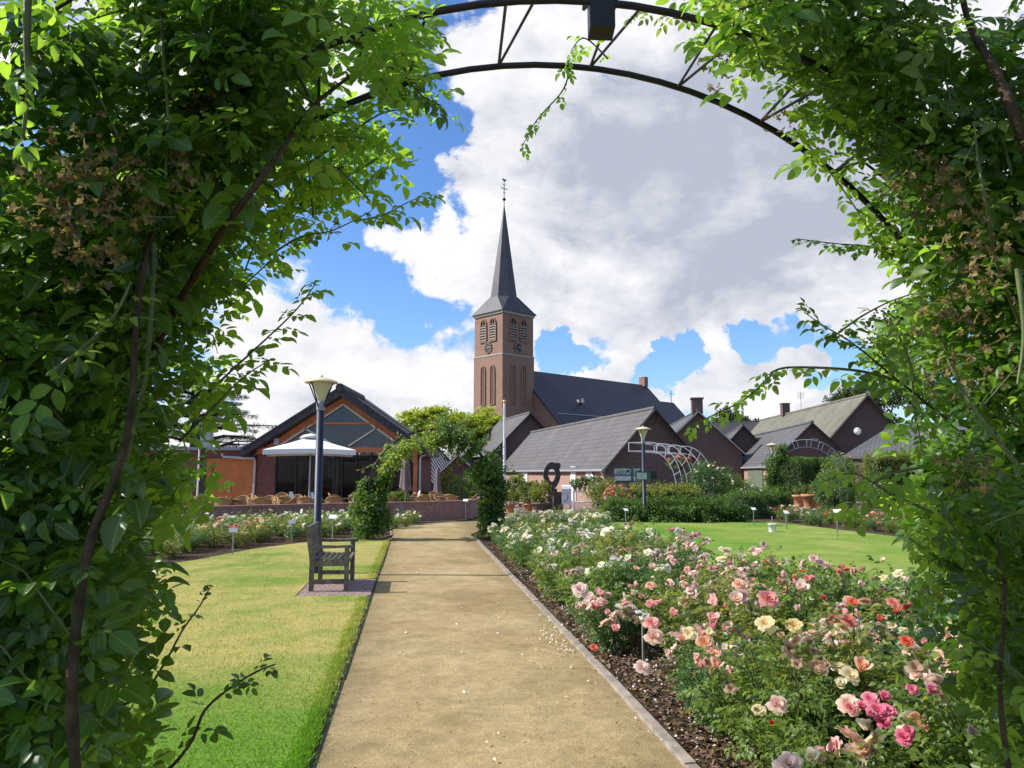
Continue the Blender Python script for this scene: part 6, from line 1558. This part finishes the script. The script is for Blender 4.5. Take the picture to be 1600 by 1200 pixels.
rose_leaves('foliage', b, M['rose_leaf'], CLL, .056, kind='mid', side='L'); rose_leaves('foliage', a[k], M['rose_leaf'], CLL, .057, twigs=True, side='L'); rose_leaves('foliage', a[~k], M['rose_leaf_young'], CLL, .048, side='L')
P = near_foliage('L', 1700, True); rose_leaves('foliage', P, M['rose_leaf_young'], CLL, .046, twigs=True, side='L')
P = near_foliage('R', 8800, False); a, b = near_far(P); k = rs.rand(len(a))
rose_leaves('foliage', b, M['rose_leaf'], CLR, .052, kind='mid', side='R'); rose_leaves('foliage', a[k < .62], M['rose_leaf'], CLR, .052, twigs=True, side='R'); rose_leaves('foliage', a[(k >= .62) & (k < .85)], M['rose_leaf_pale'], CLR, .048, side='R'); rose_leaves('foliage', a[k >= .85], M['rose_leaf_young'], CLR, .048, side='R')
P = near_foliage('R', 1500, True); rose_leaves('foliage', P, M['rose_leaf_young'], CLR, .044, twigs=True, side='R')
# old wood climbing the hoops
def vine(par, side, seed, rad, d0, zend=None):
    r_ = np.random.RandomState(seed); sg = -1 if side == 'L' else 1; pts = []
    base = sg * (1.56 + .25 * r_.rand()); ph = r_.rand() * 6
    for i in range(26):
        t = i / 25; a = t * 2.05
        if a < 1.2: q = C0 * np.array([1, 1, 0]) + s_ * (base + .09 * math.sin(a * 5 + ph)) + n_ * (d0 + .12 * math.sin(a * 4 + ph * 2)) + np.array([0, 0, a * 1.2])
        else:
            th = (a - 1.2) * 1.05; rr = abs(base) + .10 * math.sin(a * 4 + ph); q = C0 + s_ * (sg * rr * math.cos(th)) + n_ * (d0 + .12 * math.sin(a * 4 + ph * 2)) + np.array([0, 0, rr * math.sin(th)])
        pts.append(tuple(q))
    mb = MB(); mb.tube(pts, [rad * (1 - .75 * i / 25) for i in range(26)], 8); build('stem', mb, M['oldcane'], par, True)
for i, (rad, d0) in enumerate(((.026, .15), (.02, -.1), (.017, .3), (.013, -.3), (.015, .05))): vine(CLL, 'L', 10 + i, rad, d0); vine(CLR, 'R', 40 + i, rad, d0)
# canes and shoots the photograph shows
for px, n, ls, mat, rad, dr, st in [
    ([(560, 345, 2.45), (600, 335, 2.45), (640, 315, 2.5), (672, 303, 2.5)], 14, .046, 'rose_leaf_young', .003, .3, 'cane'),
    ([(300, 640, 2.3), (350, 590, 2.3), (410, 535, 2.35), (462, 485, 2.4), (492, 445, 2.4)], 20, .050, 'rose_leaf_young', .0045, .2, 'cane'),
    ([(420, 400, 2.4), (470, 370, 2.4), (520, 360, 2.45), (580, 330, 2.5)], 8, .036, 'rose_leaf', .004, .3, 'cane'),
    ([(280, 690, 2.2), (330, 640, 2.2), (380, 590, 2.2), (425, 560, 2.25)], 18, .052, 'rose_leaf_young', .004, .2, 'cane'),
    ([(120, 1230, 1.75), (240, 1215, 1.75), (295, 1165, 1.75), (320, 1110, 1.75), (360, 1075, 1.8), (400, 1050, 1.8), (430, 1038, 1.8)], 11, .036, 'rose_leaf', .0045, .0, 'oldcane'),
    ([(120, 1130, 1.95), (215, 1090, 1.95), (255, 1040, 1.95), (285, 985, 1.95), (310, 950, 1.95), (328, 918, 1.95)], 9, .030, 'rose_leaf', .004, .1, 'cane'),
    ([(45, -60, 1.35), (42, 60, 1.36), (44, 140, 1.38), (35, 220, 1.4)], 11, .040, 'rose_leaf_young', .008, .1, 'cane'),
    ([(248, -40, 1.6), (255, 80, 1.6), (262, 180, 1.62), (258, 280, 1.65)], 7, .05, 'rose_leaf', .0055, .3, 'cane'),
    ([(240, 380, 1.7), (236, 480, 1.7), (228, 580, 1.72), (205, 690, 1.75), (180, 800, 1.8)], 9, .040, 'rose_leaf', .0075, .2, 'cane'),
    ([(85, 580, 1.5), (140, 535, 1.5), (180, 490, 1.52), (205, 440, 1.55)], 10, .034, 'rose_leaf_pale', .0055, .1, 'cane'),
    ([(200, 640, 2.3), (255, 520, 2.05), (305, 430, 1.85), (355, 350, 1.75), (400, 290, 1.7), (440, 235, 1.75), (490, 165, 1.85), (560, 110, 2.0)], 6, .045, 'rose_leaf', .012, .2, 'oldcane'),
    ([(300, 215, 1.85), (380, 160, 1.85), (440, 105, 1.9), (500, 55, 1.95), (570, 20, 2.0)], 8, .045, 'rose_leaf', .007, .2, 'cane'),
    ([(120, 1240, 1.5), (112, 1080, 1.5), (122, 960, 1.52), (142, 840, 1.56), (182, 740, 1.6), (205, 640, 1.6), (212, 520, 1.62), (228, 400, 1.68), (262, 310, 1.8), (310, 240, 2.0)], 14, .05, 'rose_leaf', .0115, .2, 'oldcane'),
    ([(430, 290, 2.35), (520, 230, 2.4), (590, 180, 2.4), (640, 170, 2.45)], 12, .040, 'rose_leaf_young', .005, .35, 'cane'),
    ([(560, 90, 2.3), (620, 110, 2.35), (660, 150, 2.4), (690, 165, 2.4)], 11, .050, 'rose_leaf', .005, .5, 'cane'),
    ([(540, 60, 2.2), (600, 50, 2.2), (660, 40, 2.25), (695, 55, 2.3)], 10, .040, 'rose_leaf', .004, .4, 'cane')]:
    shoot(CLL, px, n, ls, M[mat].name if False else mat, rad, dr, st)
for px, n, ls, mat, rad, dr, st in [
    ([(1480, 655, 2.35), (1400, 592, 2.35), (1350, 550, 2.38), (1320, 528, 2.4), (1285, 508, 2.4), (1256, 487, 2.4)], 22, .046, 'rose_leaf', .004, .2, 'oldcane'),
    ([(1310, 520, 2.4), (1345, 495, 2.4), (1393, 470, 2.45), (1440, 455, 2.4)], 8, .038, 'rose_leaf', .004, .2, 'cane'),
    ([(1420, 600, 2.4), (1345, 580, 2.45), (1262, 574, 2.5), (1216, 577, 2.55), (1196, 596, 2.55), (1160, 626, 2.6), (1126, 643, 2.6), (1074, 668, 2.6)], 26, .038, 'rose_leaf_young', .005, .35, 'cane'),
    ([(1395, 388, 2.35), (1350, 384, 2.4), (1300, 380, 2.4), (1244, 373, 2.4)], 14, .034, 'rose_leaf', .003, .25, 'oldcane'),
    ([(1455, 800, 2.2), (1390, 770, 2.2), (1335, 740, 2.2), (1288, 752, 2.2)], 10, .046, 'rose_leaf_young', .0045, .1, 'cane'),
    ([(1440, 730, 2.2), (1380, 745, 2.2), (1340, 780, 2.25), (1322, 800, 2.25)], 8, .046, 'rose_leaf_young', .004, .2, 'cane'),
    ([(893, 98, 2.41), (880, 140, 2.4), (845, 180, 2.4), (828, 205, 2.4), (815, 232, 2.4)], 12, .026, 'rose_leaf_young', .003, .45, 'cane'),
    ([(950, 92, 2.2), (915, 60, 2.2), (895, 75, 2.22), (885, 105, 2.25)], 9, .028, 'rose_leaf_young', .003, .35, 'cane'),
    ([(1090, 30, 2.1), (1045, 22, 2.1), (1005, 20, 2.1), (975, 35, 2.1)], 8, .026, 'rose_leaf_pale', .002, .6, 'oldcane'),
    ([(1680, 1130, 1.9), (1600, 1060, 1.9), (1550, 1020, 1.9), (1515, 1000, 1.9), (1490, 1010, 1.9)], 6, .048, 'rose_leaf_young', .004, .3, 'cane'),
    ([(1600, 520, 2.1), (1560, 420, 1.9), (1541, 320, 1.76), (1528, 250, 1.75), (1522, 190, 1.75)], 11, .030, 'rose_leaf_pale', .005, .1, 'cane'),
    ([(1620, 760, 1.8), (1560, 690, 1.8), (1510, 620, 1.82), (1480, 560, 1.85)], 8, .040, 'rose_leaf', .007, .2, 'cane'),
    ([(1640, 330, 1.85), (1592, 200, 1.75), (1555, 110, 1.78), (1515, 40, 1.85), (1500, -30, 1.95)], 0, .04, 'rose_leaf', .016, .2, 'oldcane'),
    ([(1460, 300, 2.1), (1420, 230, 2.1), (1380, 170, 2.1), (1330, 120, 2.15)], 8, .042, 'rose_leaf', .006, .3, 'cane'),
    ([(1240, 200, 2.4), (1290, 260, 2.4), (1340, 330, 2.4), (1380, 400, 2.4)], 12, .040, 'rose_leaf_young', .004, .5, 'cane'),
    ([(1590, 420, 1.7), (1600, 520, 1.7), (1590, 600, 1.7)], 4, .05, 'rose_leaf', .007, .2, 'cane'),
    ([(1390, 500, 2.3), (1420, 560, 2.3), (1430, 640, 2.3), (1440, 700, 2.3)], 12, .038, 'rose_leaf_pale', .004, .3, 'cane'),
    ([(1580, 1230, 1.95), (1562, 1080, 1.95), (1570, 940, 1.95), (1558, 840, 1.95)], 9, .05, 'rose_leaf', .0075, .2, 'oldcane'),
    ([(1420, 840, 2.2), (1450, 870, 2.2), (1450, 930, 2.25)], 8, .040, 'rose_leaf_young', .003, .4, 'cane')]:
    shoot(CLR, px, n, ls, mat, rad, dr, st)
for (u, v, Y) in [(90, 250, 1.45), (130, 300, 1.5), (170, 260, 1.5), (200, 330, 1.55), (150, 370, 1.5), (240, 300, 1.6), (110, 350, 1.45), (190, 230, 1.55), (320, 150, 1.75), (60, 300, 1.4), (130, 420, 1.5), (270, 260, 1.65)]: faded_truss(CLL, at(u, v, Y), 24, .085)
for (u, v, Y) in [(1450, 260, 1.9), (1490, 280, 1.85), (1420, 290, 1.95), (1520, 330, 1.8), (1470, 340, 1.9), (1550, 370, 1.75), (1510, 400, 1.85), (1500, 480, 1.9), (1540, 450, 1.8), (1470, 510, 1.95), (1480, 600, 1.95), (1130, 110, 2.2), (1235, 190, 2.3), (1510, 740, 1.9), (1550, 560, 1.8)]: faded_truss(CLR, at(u, v, Y), 22, .085)

# ------------------------------------------------------------------ the second arch down the path
F2 = [(-1.97, 19.0, 1.17), (-2.03, 19.48, 1.17)]
arch2, hp2, o2 = make_arch('rose_arch', 'second metal rose arch farther down the path, half covered by a climbing rose', F2, 1.52, tube=.017)
# a bird box hangs under its crown
p = at(676, 681, 18.95); t = thing('nest_box', 'small black nest box hanging under the top of the second arch', 'nest box', (p.x, p.y, p.z))
mb = MB(); mb.prism([(-.09, -.06, -.20), (.09, -.06, -.20), (.10, -.06, .05), (0, -.06, .15), (-.10, -.06, .05)], (0, .14, 0)); build('box_body', mb, M['black'], t)
mb = MB(); mb.bar((-.13, .01, .04), (0, .01, .165), .015, .20, up=(0, 1, 0)); mb.bar((.13, .01, .04), (0, .01, .165), .015, .20, up=(0, 1, 0)); build('roof', mb, M['black'], t)
mb = MB(); mb.prism([(-.035, -.075, 0), (0, -.075, .04), (.035, -.075, 0), (0, -.075, -.04)], (0, .012, 0)); build('entrance', mb, M['stone'], t)
def arch_foliage(par, cen, r, leafs, ls, yaw, seed_ang):
    """leaves round a hoop: list of (angle from the left foot in degrees 0..180, or height for columns, thickness, count)"""
    s = np.array([math.cos(yaw), math.sin(yaw), 0]); nn = np.array([-math.sin(yaw), math.cos(yaw), 0]); cen = np.array(cen)
    P = []
    for (a0, a1, th, n) in leafs:
        k = max(6, int((a1 - a0) / 4)); a = R(a0) + R(a1 - a0) * rs.rand(k); cth = th * (.5 + .8 * rs.rand(k)); i = rs.randint(0, k, n)
        ca = a[i] + .03 * rs.randn(n); rr = r + cth[i] * rs.randn(n) * .7; P.append(cen + (-rr * np.cos(ca))[:, None] * s + (rr * np.sin(ca))[:, None] * np.array([0, 0, 1.0]) + nn * (.28 + .32 * rs.randn(n))[:, None])
    P = np.concatenate(P); return P
def col_foliage(x, y, z0, z1, w0, w1, n, k=40):
    c = np.stack([x + .0 * rs.randn(k), y + .0 * rs.randn(k), z0 + (z1 - z0) * rs.rand(k)], -1); f = (c[:, 2] - z0) / (z1 - z0); w = w0 + (w1 - w0) * f; a = rs.rand(k) * 6.28; q = w * (.35 + .5 * rs.rand(k)); c[:, 0] += q * np.cos(a); c[:, 1] += q * np.sin(a)
    i = rs.randint(0, k, n); P = c[i] + unit(n) * (rs.rand(n, 1) ** .5) * (w[i] * .55)[:, None]; P[:, 2] = np.maximum(P[:, 2], .03); return P
def arch_rose(par, name, P, mat, ls):
    m = len(P); A = norm(unit(m) + np.array([0, 0, -.2])); N = norm(np.array([-.2, -.2, .8]) + .8 * unit(m))
    me = leaf_mesh(name, P, A, N, ls * (.6 + .8 * rs.rand(m)), 'low', mat, rs.rand(m)); return link(name, me, par, True)
s2 = (math.cos(YAW), math.sin(YAW)); lx, ly = F2[0][0] - 1.52 * s2[0], F2[0][1] - 1.52 * s2[1]; rx, ry = F2[0][0] + 1.52 * s2[0], F2[0][1] + 1.52 * s2[1]
C2L = thing('climbing_rose', 'dense climbing rose on the left foot and over the top of the second arch', 'climbing rose', (lx, ly, 0), group='climbing roses on the second arch')
C2R = thing('climbing_rose', 'thick dark climbing rose covering the right side of the second arch', 'climbing rose', (rx, ry, 0), group='climbing roses on the second arch')
PL_ = np.concatenate([col_foliage(lx + .05, ly + .2, .02, 1.35, .50, .34, 6500), col_foliage(lx + .30, ly + .2, 1.0, 1.75, .22, .2, 1100, 14)])
arch_rose(C2L, 'foliage', PL_, M['hedge_leaf'], .085)
P = arch_foliage(C2L, (F2[0][0] + .1, F2[0][1], F2[0][2] - .1), 1.40, [(14, 60, .18, 2200), (55, 102, .15, 2300)], .08, YAW, 0); arch_rose(C2L, 'foliage', P, M['rose_leaf_pale'], .080)  # left and crown in the painted sunlit tone, right side darker
P = arch_foliage(C2R, F2[0], 1.48, [(92, 140, .25, 3800), (135, 178, .30, 4000)], .08, YAW, 0); arch_rose(C2R, 'foliage', P, M['hedge_leaf'], .082)
P = col_foliage(rx + .0, ry + .15, .02, 1.6, .31, .33, 5500); arch_rose(C2R, 'foliage', P, M['hedge_leaf'], .085)
P = col_foliage(rx - .2, ry + .1, .1, 1.4, .2, .28, 900, 18); arch_rose(C2R, 'foliage', P, M['rose_leaf_pale'], .08)
for par, x, y, sg in ((C2L, lx, ly, -1), (C2R, rx, ry, 1)):
    for k in range(4):
        mb = MB(); pts = [(x + .1 * k - .15, y + .1 * k, 0)] + [(x + .06 * math.sin(i + k) - .05 * k + .1, y + .12 * k, .3 * i + .2) for i in range(5)]
        for i in range(7):
            th = R(10 + 11 * i); pts.append((F2[0][0] + sg * 1.5 * math.cos(th) * s2[0], F2[0][1] + .12 * k + sg * 1.5 * math.cos(th) * s2[1], F2[0][2] + 1.5 * math.sin(th)))
        mb.tube(pts, [.016 - .0011 * i for i in range(len(pts))], 6); build('stem', mb, M['oldcane'], par, True)
# loose tip shoots on the second arch
for par, lst in ((C2L, [((606, 690, 19), (590, 720, 19), (560, 735, 19)), ((640, 668, 19), (660, 655, 19), (690, 662, 19)), ((560, 770, 19), (548, 790, 19), (545, 800, 19))]), (C2R, [((752, 700, 19), (772, 712, 19), (785, 740, 19)), ((735, 730, 19), (728, 760, 19), (738, 790, 19)), ((700, 690, 19), (705, 705, 19), (715, 718, 19))])):
    for px in lst: shoot(par, px, 9, .075, 'rose_leaf_pale', .006, .2, 'cane', 0, 5)

# ------------------------------------------------------------------ the trellis arch in the garden on the right
p0 = at(1216, 740, 32); p1 = at(1300, 740, 33.0)
F3c = ((p0.x + p1.x) / 2, 32.3)
t3 = thing('trellis_arch', 'dark trellis arch with pale rungs in front of the dark gable', 'rose arch', (F3c[0], F3c[1], 0)); rr = (p1.x - p0.x) / 2
for r_, z_ in ((rr, 1.55), (rr + .28, 1.62)):
    mb = MB(); mb.tube([(-r_, 0, 0)] + [(r_ * math.sin(R(-90 + 180 * k / 24)), 0, z_ + 1.15 * math.cos(R(-90 + 180 * k / 24)) * (r_ / rr)) for k in range(25)] + [(r_, 0, 0)], .022, 6); build('hoop', mb, M['grey'], t3)
for a in (-62, -40, -18, 4, 24, 44, 64):
    mb = MB(); q = []
    for r_, z_, da in ((rr, 1.55, -3), (rr + .28, 1.62, -3), (rr + .28, 1.62, 4), (rr, 1.55, 4)): q.append((r_ * math.sin(R(a + da)), -.01, z_ + 1.15 * math.cos(R(a + da)) * (r_ / rr)))
    mb.tube(q + [q[0]], .016, 5); build('rung', mb, M['palegrey'], t3)
C3 = thing('climbing_rose', 'green climbing rose covering the left foot of the trellis arch', 'climbing rose', (p0.x - .1, 32.2, 0))
P = col_foliage(p0.x - .05, 32.2, .02, 2.35, .52, .42, 5200, 50); arch_rose(C3, 'foliage', P, M['hedge_leaf'], .09)
P = col_foliage(p0.x + .15, 32.1, 1.9, 2.8, .32, .28, 1200, 16); arch_rose(C3, 'foliage', P, M['hedge_leaf'], .09)
mb = MB()
for k in range(3): mb.tube([(.1 * k - .1, 0, 0), (.05 * k, .05, 1.2), (.08 * k, 0, 2.3)], [.02, .016, .008], 6)
build('stem', mb, M['oldcane'], C3)
